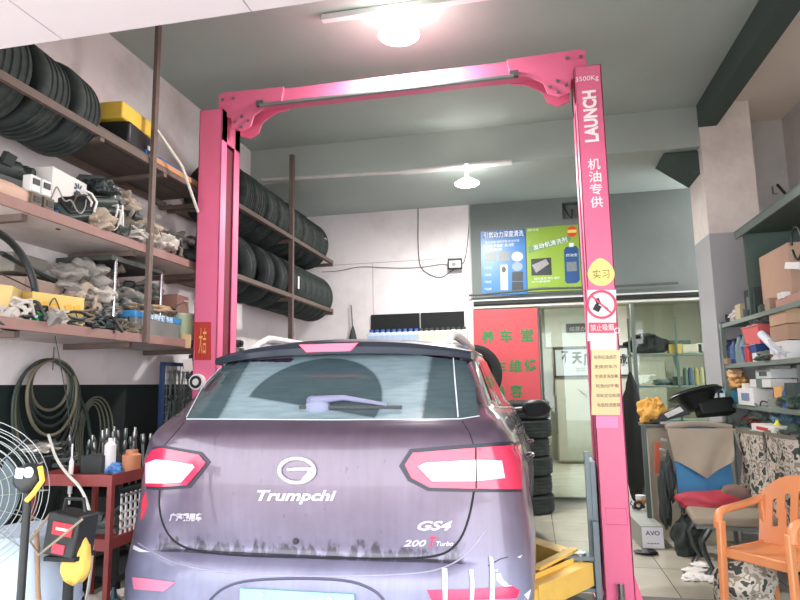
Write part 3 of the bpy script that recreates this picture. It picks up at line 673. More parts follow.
mb = MB(); c = at(621, 588, y=YP-.03); c.z = .07; mb.cyl((c.x, c.y, .03), (c.x, c.y, .17), .024, n=12); mb.cyl((c.x, c.y, .03), (c.x, c.y, .06), .04, n=6); mb.build('anchor_bolt', CHROME, pr_, w=1)
zt, zb_ = at(400, 76.5, y=4.70).z, at(400, 91, y=4.70).z
mb = MB(); mb.box(-2.20, .20, 4.66, 4.80, zb_, zt); mb.build('crossbeam', PINK, lift, w=1, bevel=.012, seg=3)
for s, x0 in ((1, LX1-.08), (-1, RX0+.10)):
    mb = MB(); X = lambda d: x0+s*d
    prof = [(0, 4.03), (.0, 3.80), (.16, 3.80), (.20, 3.70), (.30, 3.68), (.36, 3.73), (.40, 3.83), (.52, 3.90), (.60, zb_-.01), (.60, zt+.01), (.10, zt+.03)]
    prof = [(0, zt), (0, 3.84), (.12, 3.80), (.13, 3.70), (.22, 3.67), (.30, 3.71), (.33, 3.80), (.46, zb_-.02), (.58, zb_), (.60, zt+.004), (.05, zt+.015)]
    mb.prism([(X(d), 4.64, z) for d, z in prof], (0, .02, 0)); mb.prism([(X(d), 4.80, z) for d, z in prof], (0, .02, 0))
    mb.box(min(X(.02), X(.12)), max(X(.02), X(.12)), 4.66, 4.80, 3.84, zt)
    br = mb.build('beam_bracket', PINK, lift, w=1, bevel=.003)
    for d, z in ((.16, 3.76), (.22, 3.71), (.28, 3.76), (.22, 3.80), (.04, zt-.05), (.14, zt-.05)): MB().cyl((X(d), 4.64, z), (X(d), 4.628, z), .014, n=6).build('bracket_bolt', STEEL, br, w=1)
# limit bar under the crossbeam
a, c = at(262, 107, y=4.66), at(514, 79, y=4.66); zz = (a.z+c.z)/2
MB().cyl((a.x, 4.62, zz), (c.x, 4.62, zz), .018, n=10).build('limit_bar', STEEL, lift, w=1)
for x in (a.x, c.x): MB().boxc((x, 4.63, zz+.02), (.07, .04, .05)).build('limit_switch', GREYIRON, lift, w=1, bevel=.004)
# carriage and yellow arms on the right post, left ones hidden beside the car
GC = mat('carriage_grey', (118, 130, 136), .5, .3, var=.15); YEL = mat('lift_arm_yellow', (250, 206, 104), .5, var=.06, dirt=(190, 140, 70), dirt_amt=.3)
cr = MB(); cr.box(RX0-.05, RX0-.012, YP+.03, YQ-.03, .25, .95); cr.box(RX0-.085, RX0-.05, YP+.02, YP+.05, .12, 1.02); cr.build('carriage', GC, lift, w=1, bevel=.003)
mb = MB(); mb.box(RX0-.26, RX0-.03, YP-.02, YP+.16, .30, .325); mb.box(RX0-.26, RX0-.03, YP-.02, YP+.16, .10, .125); mb.box(RX0-.06, RX0-.02, YP-.04, YP+.18, .06, .56); mb.build('arm_yoke', GC, lift, w=1, bevel=.003)
MB().cyl((RX0-.15, YP+.05, .09), (RX0-.15, YP+.05, .34), .045, n=20).build('pivot_pin', CHROME, lift, w=1)
def arm(a, c, h0, h1):
    mb = MB(); a, c = Vector(a), Vector(c); m_ = a.lerp(c, .5)
    mb.beam(a, m_, .13, h0); mb.beam(m_, c, .10, h1); return mb
am = arm((RX0-.12, YP+.02, .215), (-.42, 3.55, .20), .15, .11).build('arm', YEL, lift, w=1, bevel=.006)
am2 = arm((RX0-.12, YP+.10, .235), (-.45, 5.55, .25), .13, .10).build('arm', YEL, lift, w=1, bevel=.006)
mb = MB(); mb.beam((RX0-.20, YP-.02, .30), (-.10, 4.05, .30), .012, .03); mb.beam((RX0-.18, YP+.12, .34), (-.02, 4.22, .33), .06, .02); mb.build('arm_brace', YEL, am, w=1)
MB().cyl((-.42, 3.55, .24), (-.42, 3.55, .31), .06, n=20).build('lifting_pad', BLACKR, am, w=1)
MB().cyl((-.45, 5.55, .29), (-.45, 5.55, .36), .06, n=20).build('lifting_pad', BLACKR, am2, w=1)
am3 = arm((LX1+.12, YP+.02, .215), (-1.60, 3.75, .20), .15, .11).build('arm', YEL, lift, w=1, bevel=.006)
MB().cyl((-1.60, 3.75, .24), (-1.60, 3.75, .31), .06, n=20).build('lifting_pad', BLACKR, am3, w=1)
MB().box(LX1-.01, LX1+.14, YP, YP+.20, .10, .33).build('arm_yoke', GC, lift, w=1, bevel=.003)
# lettering and stickers of the right post (on its front face)
YS = YP-.002
LW = C(250, 240, 240, r=.5, v=.02)
def sticker(name, x0, y0, x1, y1, m, parent, off=0., th=.002, yy=None):
    y_ = YS-off; a, c = at(x0, y0, y=y_), at(x1, y1, y=y_); a2 = at(x0, y1, y=y_)
    mb = MB(); b2 = at(x1, y0, y=y_)
    mb.prism([a, b2, c, a2], (0, th, 0)); return mb.build(name, m, parent, w=1)
def words(name, s, px, py, wpx, hpx, m, parent, ux=(1, 0, 0), uz=(0, 0, 1), off=.002, bold=0., shear=0., y=YS):
    c = at(px, py, y=y-off); k = (c-CAM).dot(FWD)/F
    return text_mb(MB(), s, .1, c, ux, uz, .0008, bold, shear, fit=(wpx*k, hpx*k)).build(name, m, parent, w=1)
words('lettering', '3500Kg', 587, 79, 22, 6.5, LW, pr_, off=0)
words('lettering', 'LAUNCH', 590.5, 116, 54, 13.5, LW, pr_, (0, 0, 1), (-1, 0, 0), off=0, bold=.004)
for ch, y_, x_ in (('机', 164, 594), ('油', 176.5, 595), ('专', 189, 596), ('供', 202, 596.5)): words('lettering', ch, x_, y_, 12, 11.5, LW, pr_, off=0, bold=.001)
c = at(601, 273, y=YS); mb = MB(); k = .0078
pts = [Vector((c.x+12*k*math.cos(2*PI*i/40)*(1 if math.sin(2*PI*i/40) < 0 else 1-.25*math.sin(2*PI*i/40)), YS, c.z+12*k*math.sin(2*PI*i/40)*(1.15 if math.sin(2*PI*i/40) > 0 else 1))) for i in range(40)]
mb.prism(pts, (0, .002, 0)); o = mb.build('round_sticker', C(244, 226, 128, r=.4, v=.03), pr_, w=1); words('lettering', '实习', 601, 274, 16, 9, C(120, 90, 60), o)
WS = C(240, 234, 236, r=.45, v=.03)
s1 = sticker('no_smoking_sticker', 587.5, 290, 616, 341, WS, pr_); RS = C(214, 58, 92, r=.4, v=.04)
c = at(601.5, 304.5, y=YS-.003); mb = MB(); mb.lathe([(11*k, 0), (13.4*k, 0), (13.4*k, .001), (11*k, .001)], c, 'y', 40, closed=True); mb.beam(c+Vector((-9*k, 0, 9*k)), c+Vector((9*k, 0, -9*k)), .002, .012); mb.build('prohibition_ring', RS, s1, w=1)
mb = MB(); mb.boxc(c+Vector((0, .001, 0)), (14*k, .001, .010), (0, R(38), 0)); mb.boxc(c+Vector((-4*k, .001, -3*k)), (6*k, .001, 6*k), (0, R(30), 0)); mb.boxc(c+Vector((-3*k, .001, 3*k)), (4*k, .001, 6*k), (0, R(-20), 0)); mb.build('cigarette_mark', C(30, 28, 32), s1, w=1)
sticker('caption_strip', 588.5, 322.5, 616.5, 333, RS, s1, .001); words('lettering', '禁止吸烟', 602, 327.5, 22, 6.5, LW, s1, off=.003)
sticker('paper_sheet', 590.5, 335, 616.5, 350, C(226, 224, 232, r=.6, v=.03), pr_, .002)
s2 = sticker('price_sheet', 591.5, 350, 620, 415, C(240, 214, 160, r=.6, v=.03), pr_, .001)
for i, s in enumerate(('保养机油滤芯', '更换刹车片', '空调清洗加氟', '轮胎动平衡', '四轮定位检测', '电瓶检测更换')):
    words('lettering', s, 605+i*.8, 357+i*9.6, 22, 3.8, C(96, 72, 84), s2)
sticker('pink_note', 596, 416.5, 618, 428, C(236, 150, 196, r=.6, v=.03), pr_, .001)
mb = MB(); c = at(617, 330.5, y=YS-.006); mb.lathe([(.014, -.004), (.021, -.004), (.021, .004), (.014, .004)], c, 'y', 20, closed=True); mb.build('key_ring', WHITE, pr_, w=1)
a, c = at(605.5, 508, y=YS+.0005), at(627.5, 525, y=YS); mb = MB()
mb.tube([(a.x, YS, a.z), (c.x, YS, a.z), (c.x, YS, c.z), (a.x, YS, c.z)], .002, 6, True); mb.build('cover_outline', C(196, 60, 110), pr_, w=1)
# left post: couplet strip, notes, hose reel
SL = lambda n_, x0, y0, x1, y1, m_, off=0.: sticker(n_, x0, y0, x1, y1, m_, pl_, off)
o = SL('red_paper_strip', 194.5, 322, 211, 360, C(184, 52, 44, r=.7, v=.25, scale=30)); words('lettering', '大吉', 202.5, 341, 8, 26, C(226, 178, 90), o)
mb = MB(); c = at(197, 382, y=YP-.03); mb.lathe([(.02, -.02), (.062, -.02), (.066, 0), (.062, .03), (.02, .03)], c, 'y', 24); mb.lathe([(0, -.03), (.025, -.03), (.025, 0)], c, 'y', 16)
mb.build('cable_reel', WHITE, pl_, w=1); mb = MB(); mb.lathe([(.028, -.024), (.05, -.024), (.05, .0), (.028, .0)], c, 'y', 24, closed=True); mb.build('reel_cable', BLACK, pl_, w=1)
mb = MB(); a = at(186, 341, y=YP-.01); mb.boxc(a, (.09, .002, .11), (.1, .1, 0)); mb.build('paper_note', C(230, 196, 150, r=.8), pl_, w=1)
mb = MB(); a = at(188, 365, y=YP-.01); mb.boxc(a, (.08, .002, .10), (.1, -.1, 0)); mb.build('paper_note', C(226, 214, 208, r=.8), pl_, w=1)
# ================================================================== TYRES
def tyre_mb(Rr, w, ri=None, rim=False):
    ri = ri or Rr*.60; h = w/2; pr = [(ri, -h*.72), (ri+.012, -h*.86), (Rr*.80, -h), (Rr*.93, -h*.93), (Rr*.985, -h*.80)]
    g = .008
    for x in (-.55, -.2, .2, .55): pr += [(Rr, (x-.1)*h), (Rr-g, (x-.06)*h), (Rr-g, (x+.06)*h), (Rr, (x+.1)*h)]
    pr += [(Rr*.985, h*.80), (Rr*.93, h*.93), (Rr*.80, h), (ri+.012, h*.86), (ri, h*.72), (ri+.02, h*.6), (Rr*.9, h*.55), (Rr*.9, -h*.55), (ri+.02, -h*.6)]
    return MB().lathe(pr, (0, 0, 0), 'y', 44, closed=True)
rack = thing('tyre_rack', 'rusty angle iron tyre rack on the left wall behind the left post', 'rack', (-2.645, 6.59, 0))
RXF = -2.645; UZ, LZ = at(332, 262, x=RXF).z-.01, at(332, 311, x=RXF).z
MB().beam((RXF, 6.59, 0), (RXF, 6.59, at(292, 155, x=RXF).z), .05, .05).build('upright', RUST, rack, w=1)
for z in (UZ, LZ):
    MB().beam((RXF, 5.1, z), (RXF, 8.08, z), .045, .045).build('front_rail', RUST, rack, w=1)
    MB().beam((-3.28, 5.1, z), (-3.28, 8.08, z), .045, .045).build('wall_rail', RUST, rack, w=1)
    for y in (5.12, 6.59, 8.06): MB().beam((-3.30, y, z-.035), (RXF+.02, y, z-.035), .04, .04).build('bracket', RUST, rack, w=1)
T1 = single('tyre', tyre_mb(.335, .25), RUBBER, '', 'tyre'); T2 = single('tyre', tyre_mb(.325, .20), RUBBER, '', 'tyre')
gu, gl = 'tyres on the upper level of the back rack', 'tyres on the lower level of the back rack'
up = [(5.62, 'wide black tyre on the upper rack level, nearest the left lift post'), (5.90, 'second black tyre from the lift post on the upper rack level'), (6.22, 'black tyre in the middle of the upper rack level, before the upright'), (6.56, 'black tyre on the upper rack level just in front of the rack upright'),
      (6.99, 'black tyre on the upper rack level just past the rack upright'), (7.34, 'black tyre on the upper rack level, third from the white back wall'), (7.66, 'last but one black tyre on the upper rack level'), (7.95, 'last black tyre on the upper rack level, by the white back wall')]
for i, (y, l) in enumerate(up):
    o = T1 if i == 0 else T1.copy()
    if i: COL.objects.link(o)
    o.location = (-2.985+(.006 if i % 2 else 0), y-.10, UZ+.22); o.rotation_euler = (0, 0, R(random.uniform(-6, 6))); tag(o, l, 'tyre', gu)
lo_ = [(5.75, 'black tyre tilted at the near end of the lower rack level', 14), (6.22, 'black tyre behind the tilted one on the lower rack level', 4), (6.60, 'black tyre on the lower rack level just before the rack upright', 0), (6.98, 'black tyre with a pale label on the lower rack level past the upright', 0)]
lo_ += [(7.19+.21*i, 'thin black tyre in the close row at the far end of the lower rack level', 0) for i in range(6)]
for i, (y, l, a) in enumerate(lo_):
    o = T2 if i == 0 else T2.copy()
    if i: COL.objects.link(o)
    o.location = (-2.985, y-.13, LZ+.20); o.rotation_euler = (R(a), 0, R(a*.4)); tag(o, l, 'tyre', gl if i < 4 else 'close row of tyres at the far end of the lower rack level')
mb = MB(); mb.boxc((-2.70, 7.85, UZ+.30), (.002, .10, .05)); single('tyre_label', MB().boxc((-2.655, 7.85, UZ+.27), (.004, .09, .045), (0, R(5), 0)), WHITE, 'small white size label on the last tyre of the upper rack level', 'label')
single('tyre_label', MB().boxc((-2.655, 6.85, LZ+.20), (.004, .05, .15)), WHITE, 'white paper label on the tyre just past the upright, lower level', 'label')
# stacked scrap pads below the rack beside the post
SCR = [C(74, 82, 80, r=.6, m=.2, v=.3), C(104, 108, 104, r=.6, v=.3), C(48, 54, 54, r=.6, v=.3), C(132, 136, 134, r=.5, m=.3, v=.2)]
base = 1.0
struct_tbl = thing('scrap_stand', 'low dark steel stand behind the left post carrying a pile of pads', 'stand', (-2.95, 5.3, 0))
MB().box(-3.25, -2.62, 5.0, 5.7, .95, .99).build('stand_top', GREYIRON, struct_tbl, w=1)
for x in (-3.2, -2.67):
    for y in (5.05, 5.65): MB().box(x-.02, x+.02, y-.02, y+.02, 0, .95).build('leg', GREYIRON, struct_tbl, w=1)
z = .99; random.seed(9)
for i in range(15):
    h = random.uniform(.055, .095); mb = MB(); wv = random.uniform(.40, .55)
    n_ = 16; prof = [Vector(((wv/2+random.uniform(-.03, .03))*math.cos(2*PI*k/n_), (.22+random.uniform(-.03, .03))*math.sin(2*PI*k/n_), 0)) for k in range(n_)]
    mb.prism(prof, (0, 0, h*.8)); mb.cyl((wv/2-.03, 0, h*.4), (wv/2+.03, 0, h*.4), .02)
    w_ = 'lowest' if i == 0 else 'topmost' if i == 14 else None
    single('scrap_pad', mb, SCR[i % 4], ('%s dark worn pad of the tall pile behind the left post' % w_) if w_ else 'dark worn pad inside the tall pile behind the left post', 'scrap part', (-2.90+random.uniform(-.04, .04), 5.33, z), (0, R(random.uniform(-3, 3)), random.uniform(-.6, .6)), None if w_ else 'pads in the middle of the pile behind the left post', bevel=.006)
    z += h*.98
# stack on the floor by the glass door, stands on end behind the car
T3 = [single('tyre', tyre_mb(.33, .215), RUBBER, 'black tyre in the floor stack beside the glass door, below its top', 'tyre', group='tyres stacked on the floor by the glass door') for _ in range(1)][0]
sp = at(528, 508, z=0); SX, SY = -.13, 7.75
for k in range(6):
    o = T3 if k == 0 else T3.copy()
    if k: COL.objects.link(o); o['label'] = 'black tyre in the floor stack beside the glass door, below its top'; o['group'] = 'tyres stacked on the floor by the glass door'
    o.location = (SX+random.uniform(-.02, .02), SY, .108+.215*k); o.rotation_euler = (R(90), 0, 0)
    if k in (0, 5): o['label'] = 'black tyre at the %s of the floor stack beside the glass door' % ('bottom' if k == 0 else 'top'); ('group' in o.keys()) and o.pop('group')
cab = thing('low_cabinet', 'black low cabinet behind the car in front of the red banner', 'cabinet', (-.85, 7.7, 0))
MB().box(-1.15, -.50, 7.45, 7.95, .06, 1.22).build('body', BLACKR, cab, w=1, bevel=.006); MB().box(-1.17, -.48, 7.42, 7.97, 1.22, 1.26).build('cabinet_top', BLACKR, cab, w=1, bevel=.004)
for x in (-1.14, -.81): MB().box(x, x+.31, 7.43, 7.45, .10, 1.2).build('door', BLACKR, cab, w=1, bevel=.003)
o = single('tyre', tyre_mb(.36, .24), BLACKR, 'big black tyre standing upright behind the car before the red banner', 'tyre', (-.70, 7.68, 1.62), (0, 0, R(28)))
# ================================================================== BACK WALL
FLD = thing('floodlight', 'small black square floodlight hung on the white back wall', 'floodlight', at(455, 264, y=YW-.09))
MB().boxc((0, 0, 0), (.20, .05, .15), (R(-12), 0, R(4))).build('housing', BLACK, FLD, bevel=.008); MB().boxc((.002, -.028, -.006), (.16, .006, .105), (R(-12), 0, R(4))).build('glass', C(196, 206, 204, r=.15), FLD)
MB().boxc((-.012, -.034, -.010), (.05, .004, .05), (R(-12), 0, R(4))).build('led_plate', C(120, 128, 124, r=.3), FLD); MB().beam((0, .03, -.02), (0, .088, .03), .10, .012).build('bracket', BLACK, FLD)
def wire(label, pts, r=.006, m=BLACK, it=3, name='cable', y=None, cat='cable', n=6, group=None, **k):
    P = [Vector(at(p[0], p[1], y=y) if y is not None and len(p) == 2 else p) for p in pts]
    for _ in range(it):
        q = [P[0]]
        for a, c in zip(P, P[1:]): q += [a*.75+c*.25, a*.25+c*.75]
        P = q+[P[-1]]
    return single(name, MB().tube(P, r, n), m, label, cat, group=group)
YC = YW-.015
wire('thin cable drooping across the white wall from rack to floodlight', [(322, 272), (340, 271), (360, 266), (385, 268), (420, 268), (440, 264), (449, 265)], .005, C(110, 106, 104), y=YC)
wire('black cable hanging down the white wall and curving up to the floodlight', [(418, 205), (418, 262), (424, 272), (440, 279), (450, 272), (455, 269)], .006, C(70, 70, 70), y=YC)
wire('cable dropping along the right edge of the white wall', [(470, 208), (468, 240), (465, 262), (460, 265)], .006, C(90, 92, 90), y=YC)
# broom hanging
q = at(351, 305, y=YW-.05); q2 = at(353, 345, y=YW-.05); t = thing('broom', 'small dark broom hung upside on the white wall over the car roof', 'broom', q2)
MB().cyl((0, 0, 0.20), q-q2, .008).build('handle', GREYIRON, t); MB().lathe([(.07, 0), (.055, .10), (.02, .24), (.01, .27)], (0, 0, 0), 'z', 14).build('bristles', C(70, 74, 74, r=.9), t)
# dark recess board and the shelf of bottles
a, c = at(371, 316, y=YW-.03), at(465, 345, y=YW-.03); zt_ = at(418, 313, y=YW-.03).z; zbs = at(418, 344, y=8.1).z
sh = thing('bottle_shelf', 'shelf with a dark back board on the white wall behind the car', 'shelf', (a.x, YW, zbs))
MB().box(a.x, at(420, 315, y=YW-.03).x-.01, YW-.03, YW-.005, zbs, zt_).build('back_board', BLACKR, sh, w=1); MB().box(at(420, 315, y=YW-.03).x+.01, c.x, YW-.03, YW-.005, zbs, zt_).build('back_board', BLACKR, sh, w=1)
MB().box(a.x-.15, c.x+.01, YW-.42, YW-.005, zbs-.03, zbs).build('shelf_board', C(150, 150, 146), sh, w=1)
for x in (a.x-.1, c.x-.05): MB().beam((x, YW-.38, zbs-.04), (x, YW-.01, zbs-.3), .03, .03).build('bracket', GREYIRON, sh, w=1)
def bottle(name, capm, bodym, labm, label, group, h=.215):
    t = thing(name, label, 'bottle', group=group)
    mb = MB(); mb.box(-.045, .045, -.06, .06, 0, h*.80); mb.build('bottle_body', bodym, t, bevel=.014)
    MB().cyl((0, 0, h*.79), (0, 0, h*.84), .028, .022, 14).build('neck', bodym, t)
    MB().cyl((0, 0, h*.84), (0, 0, h), .027, n=14).build('cap', capm, t); MB().box(-.038, .038, -.0615, -.0605, h*.15, h*.6).build('paper_label', labm, t)
    return t
BLU = C(66, 104, 176, r=.4)
b1 = bottle('oil_bottle', BLU, C(206, 220, 232, r=.4), C(176, 196, 222, r=.5), '', ''); b2 = bottle('oil_bottle', C(62, 66, 66, r=.5), C(226, 226, 214, r=.4), C(206, 204, 190, r=.5), '', '')
for i in range(9):
    x = at(371.5+5.6*i, 335, y=8.17).x; l = 'blue-capped bottle %s the left half of the bottle shelf' % ('at the left end of' if i == 0 else 'at the right end of' if i == 8 else 'inside the row on')
    o = b1 if i == 0 else dup(b1, (0, 0, 0)); o.location = (x, 8.17, zbs); o['label'] = l; o['group'] = 'blue-capped bottles on the shelf behind the car'
for i in range(9):
    x = at(421+5.4*i, 335, y=8.17).x; l = 'dark-capped white bottle %s the right half of the bottle shelf' % ('at the left end of' if i == 0 else 'at the right end of' if i == 8 else 'inside the row on')
    o = b2 if i == 0 else dup(b2, (0, 0, 0)); o.location = (x, 8.17, zbs); o['label'] = l; o['group'] = 'white bottles on the shelf behind the car'
# ---------------------------------------------------------------- banner and posters
def sheet_px(name, quad, m, y, th=.006, **k):
    P = [at(u, v, y=y) for u, v in quad]; return MB().prism(P, (0, th, 0)).build(name, m, **k)
def wpx(name, s, px, py, w, h, m, parent, y, bold=0., ux=(1, 0, 0), uz=(0, 0, 1)):
    c = at(px, py, y=y); k = (c-CAM).dot(FWD)/F
    return text_mb(MB(), s, .1, c, ux, uz, .0008, bold, 0, fit=(w*k, h*k)).build(name, m, parent, w=1)
YBN = YW-.07
ban = thing('banner', 'red cloth banner with green Chinese characters hung at the glass front', 'banner', at(505, 410, y=YBN))
ban_m = mat('banner_red', (206, 84, 90), .7, var=.10, scale=3)
sheet_px('banner_cloth', [(473, 310), (537, 308), (541, 400), (541, 428), (476, 430)], ban_m, YBN, parent=ban, w=1)
GRN = C(52, 132, 78, r=.6)
for s, x, y in (('养', 488, 337), ('车', 506, 336), ('堂', 527, 335), ('维', 515.5, 366), ('修', 530.5, 365), ('容', 516.5, 391), ('车', 500, 367), ('美', 499, 392)): wpx('character', s, x, y, 12.5, 13, GRN, ban, YBN-.003, .003)
YPO = YW-.012
pb = thing('poster', 'blue product poster on the grey wall over the red banner', 'poster', at(503, 294, y=YPO))
BL = mat('poster_blue', (44, 118, 186), .35, var=.12, scale=4)
sheet_px('poster_sheet', [(480.5, 231.5), (525, 228.5), (527, 294), (482, 295)], BL, YPO, parent=pb, w=1)
PWH = C(232, 240, 240, r=.4, v=.03); PGY = C(120, 128, 130, r=.4, v=.4, scale=40); PDK = C(44, 50, 52, r=.4, v=.4)
sheet_px('title_band', [(483, 232), (524.5, 229), (524.8, 237), (483.3, 239)], C(52, 92, 160, r=.4), YPO-.0015, .001, parent=pb, w=1)
wpx('character', '引燃动力深度清洗', 503.5, 234.2, 39, 6.5, PWH, pb, YPO-.003, .001)
wpx('text_line', '强力去除 高效节能 安全环保', 502, 241.5, 34, 2.6, PWH, pb, YPO-.003); wpx('text_line', '恢复动力 降低油耗 减少排放', 499, 245.5, 30, 3.2, PWH, pb, YPO-.003, .001); wpx('text_line', '清洗积碳', 493, 249.5, 18, 3, PWH, pb, YPO-.003)
for q in (((485, 253), (496, 252), (496, 261), (485, 261)), ((498, 252), (510, 251.5), (510, 260.5), (498, 261)), ((512, 272), (523, 271.5), (523, 281), (512, 281)), ((512, 282), (523, 281.8), (523.5, 290.5), (512, 291))):
    sheet_px('small_photo', q, PGY if q[0][1] < 260 else PDK, YPO-.0015, .001, parent=pb, w=1)
def disc(name, px, py, rx, ry, y, m, parent, th=.001):
    c = at(px, py, y=y); k = (c-CAM).dot(FWD)/F
    return MB().prism([c+Vector((rx*k*math.cos(2*PI*i/24), 0, ry*k*math.sin(2*PI*i/24))) for i in range(24)], (0, th, 0)).build(name, m, parent, w=1)
disc('round_photo', 517.3, 256.5, 5.6, 5, YPO-.0015, C(214, 216, 222, v=.2, scale=60), pb); disc('round_photo', 517.3, 266.5, 5.2, 4.6, YPO-.0015, C(150, 168, 182, v=.2, scale=60), pb)
sheet_px('can_picture', [(500.5, 265), (507.5, 264.8), (508, 290), (500.8, 290)], C(226, 214, 176, r=.4), YPO-.002, .001, parent=pb, w=1); disc('can_mark', 503.8, 269.5, 2.2, 3.2, YPO-.003, PDK, pb)
for i in range(4): wpx('text_line', '产品优势', 488, 268+7*i, 7, 2.4, PWH, pb, YPO-.003)
pg = thing('poster', 'green product poster with a blue bottle, right of the blue poster', 'poster', at(553, 290, y=YPO))
sheet_px('poster_sheet', [(526, 228.3), (578, 224.4), (582, 290), (528, 292)], mat('poster_green', (142, 174, 60), .35, var=.10, scale=4), YPO-.003, parent=pg, w=1)
yy = YPO-.005
sheet_px('slanted_band', [(528, 247), (570, 235), (571, 240.5), (529, 253.5)], C(110, 150, 96, r=.4), yy, .001, parent=pg, w=1)
c = at(549, 243.8, y=yy-.001); wpx('character', '发动机清洗剂', 550, 243.5, 34, 5.5, PWH, pg, yy-.0015, .001, ux=Vector((1, 0, .21)).normalized(), uz=Vector((-.21, 0, 1)).normalized())
disc('badge', 572, 231.5, 5, 5.5, yy, C(222, 72, 58, r=.4), pg); sheet_px('badge_band', [(567.5, 230), (576.5, 229.5), (576.5, 232.5), (567.5, 233)], C(238, 216, 96, r=.4), yy-.001, .001, parent=pg, w=1)
wpx('text_line', '养护专家', 533, 230, 11, 2.4, PWH, pg, yy-.0015); wpx('text_line', '强力清洗 持久保护', 547, 278.3, 25, 2.4, PWH, pg, yy-.0015); wpx('text_line', '动力更强劲', 541, 281.5, 18, 2, PWH, pg, yy-.0015); wpx('text_line', '10000', 539, 288, 17, 3.6, C(120, 156, 70), pg, yy-.0015); wpx('text_line', '★★★★★', 566, 287.5, 22, 2.4, PWH, pg, yy-.0015)
sheet_px('engine_photo', [(531, 259), (551, 257.5), (552, 275), (531.5, 275.5)], PDK, yy, .001, parent=pg, w=1); sheet_px('engine_pipe', [(532, 265), (546, 259), (549, 264), (536, 273)], C(160, 160, 160, r=.3, m=.4, v=.5, scale=50), yy-.001, .001, parent=pg, w=1)
NB = C(38, 82, 134, r=.35)
mb = MB(); mb.prism([at(u, v, y=yy) for u, v in ((564, 250), (566, 247), (576, 246), (578.5, 249), (580, 280), (577, 283), (567, 283.5), (565, 281))], (0, .001, 0)); bp = mb.build('bottle_picture', NB, pg, w=1)
sheet_px('bottle_neck', [(569, 243), (573.5, 242.8), (574, 247), (569, 247)], PWH, yy, .001, parent=pg, w=1); sheet_px('bottle_photo', [(566.5, 262), (576.5, 261.5), (577, 271), (567, 271.5)], PGY, yy-.001, .001, parent=pg, w=1); wpx('text_line', '燃油宝', 571.5, 255, 11, 3, PWH, pg, yy-.0015)
# ================================================================== INNER ROOM (behind the glass)
yq = 12.2
ic = thing('tall_cabinet', 'tall plain beige cabinet behind the glass door', 'cabinet', at(575, 457, y=yq))
a, c = at(553, 345, y=yq), at(592, 457, y=yq); a = Vector((a.x, yq, a.z)); MB().box(a.x, a.x+2.0, yq, yq+.5, .02, a.z-.35).build('body', C(158, 156, 140, r=.5), ic, w=1, bevel=.008)
MB().box(a.x+.02, a.x+.98, yq-.02, yq, .06, a.z-.38).build('door', C(164, 162, 146, r=.5), ic, w=1, bevel=.004); MB().box(a.x+1.02, a.x+1.98, yq-.02, yq, .06, a.z-.38).build('door', C(164, 162, 146, r=.5), ic, w=1, bevel=.004)
q = at(557, 415, y=yq-.05); MB().box(q.x-.012, q.x+.012, yq-.06, yq-.02, q.z-.35, q.z+.35).build('handle', GREYIRON, ic, w=1)
q = at(584, 392, y=yq-.03); mb = MB(); mb.prism([(q.x-.12, yq-.03, q.z+.06), (q.x-.05, yq-.03, q.z+.02), (q.x+.10, yq-.03, q.z-.12), (q.x+.02, yq-.03, q.z-.07)], (0, .008, 0)); mb.build('black_hook', BLACK, ic, w=1)
yf = yq-.06
fr = thing('calligraphy_frame', 'framed black brush calligraphy leaning over the beige cabinet', 'picture', at(590, 377, y=yf))
a, c = at(553, 347, y=yf), at(631, 377.5, y=yf); zt_, zb2 = at(590, 347, y=yf).z, at(590, 377, y=yf).z
MB().box(a.x+.03, c.x-.03, yf+.005, yf+.02, zb2+.03, zt_-.03).build('paper', C(166, 170, 166, r=.4, v=.12, scale=3), fr, w=1)
mb = MB(); mb.box(a.x, c.x, yf-.01, yf+.03, zt_-.035, zt_); mb.box(a.x, c.x, yf-.01, yf+.03, zb2, zb2+.035); mb.box(a.x, a.x+.035, yf-.01, yf+.03, zb2, zt_); mb.box(c.x-.035, c.x, yf-.01, yf+.03, zb2, zt_); mb.build('frame', BLACK, fr, w=1)
for s, x, y, w_ in (('天', 577, 358, 10), ('不', 565, 357, 7), ('厂', 588, 360, 9), ('成', 622, 360, 10), ('道', 605, 360, 10)): wpx('character', s, x, y, w_, 12, BLACK, fr, yf-.002, .004)
wpx('text_line', '比江', 581, 369.5, 9, 4, BLACK, fr, yf-.002)
q0, q1 = at(566, 324, y=12.9), at(588, 332, y=12.9); sg = thing('door_sign', 'small dark sign with pale characters on the inner room wall', 'sign', (q0+q1)/2)
MB().box(q0.x, q0.x+.95, 12.88, 12.92, q1.z, q0.z).build('sign_board', C(48, 52, 50), sg, w=1); wpx('character', '结算办公室', 583, 328.5, 26, 4.6, C(206, 210, 204), sg, 12.875)
single('lit_wall_panel', MB().box(at(545, 330, y=12.98).x, at(628, 330, y=12.98).x, 12.95, 13.05, at(590, 346, y=12.98).z, 3.0), C(236, 236, 224, r=.4), 'pale panel painting the lit inner wall above the calligraphy frame', 'panel')  # added paler panel puts the bright light on this wall into colour
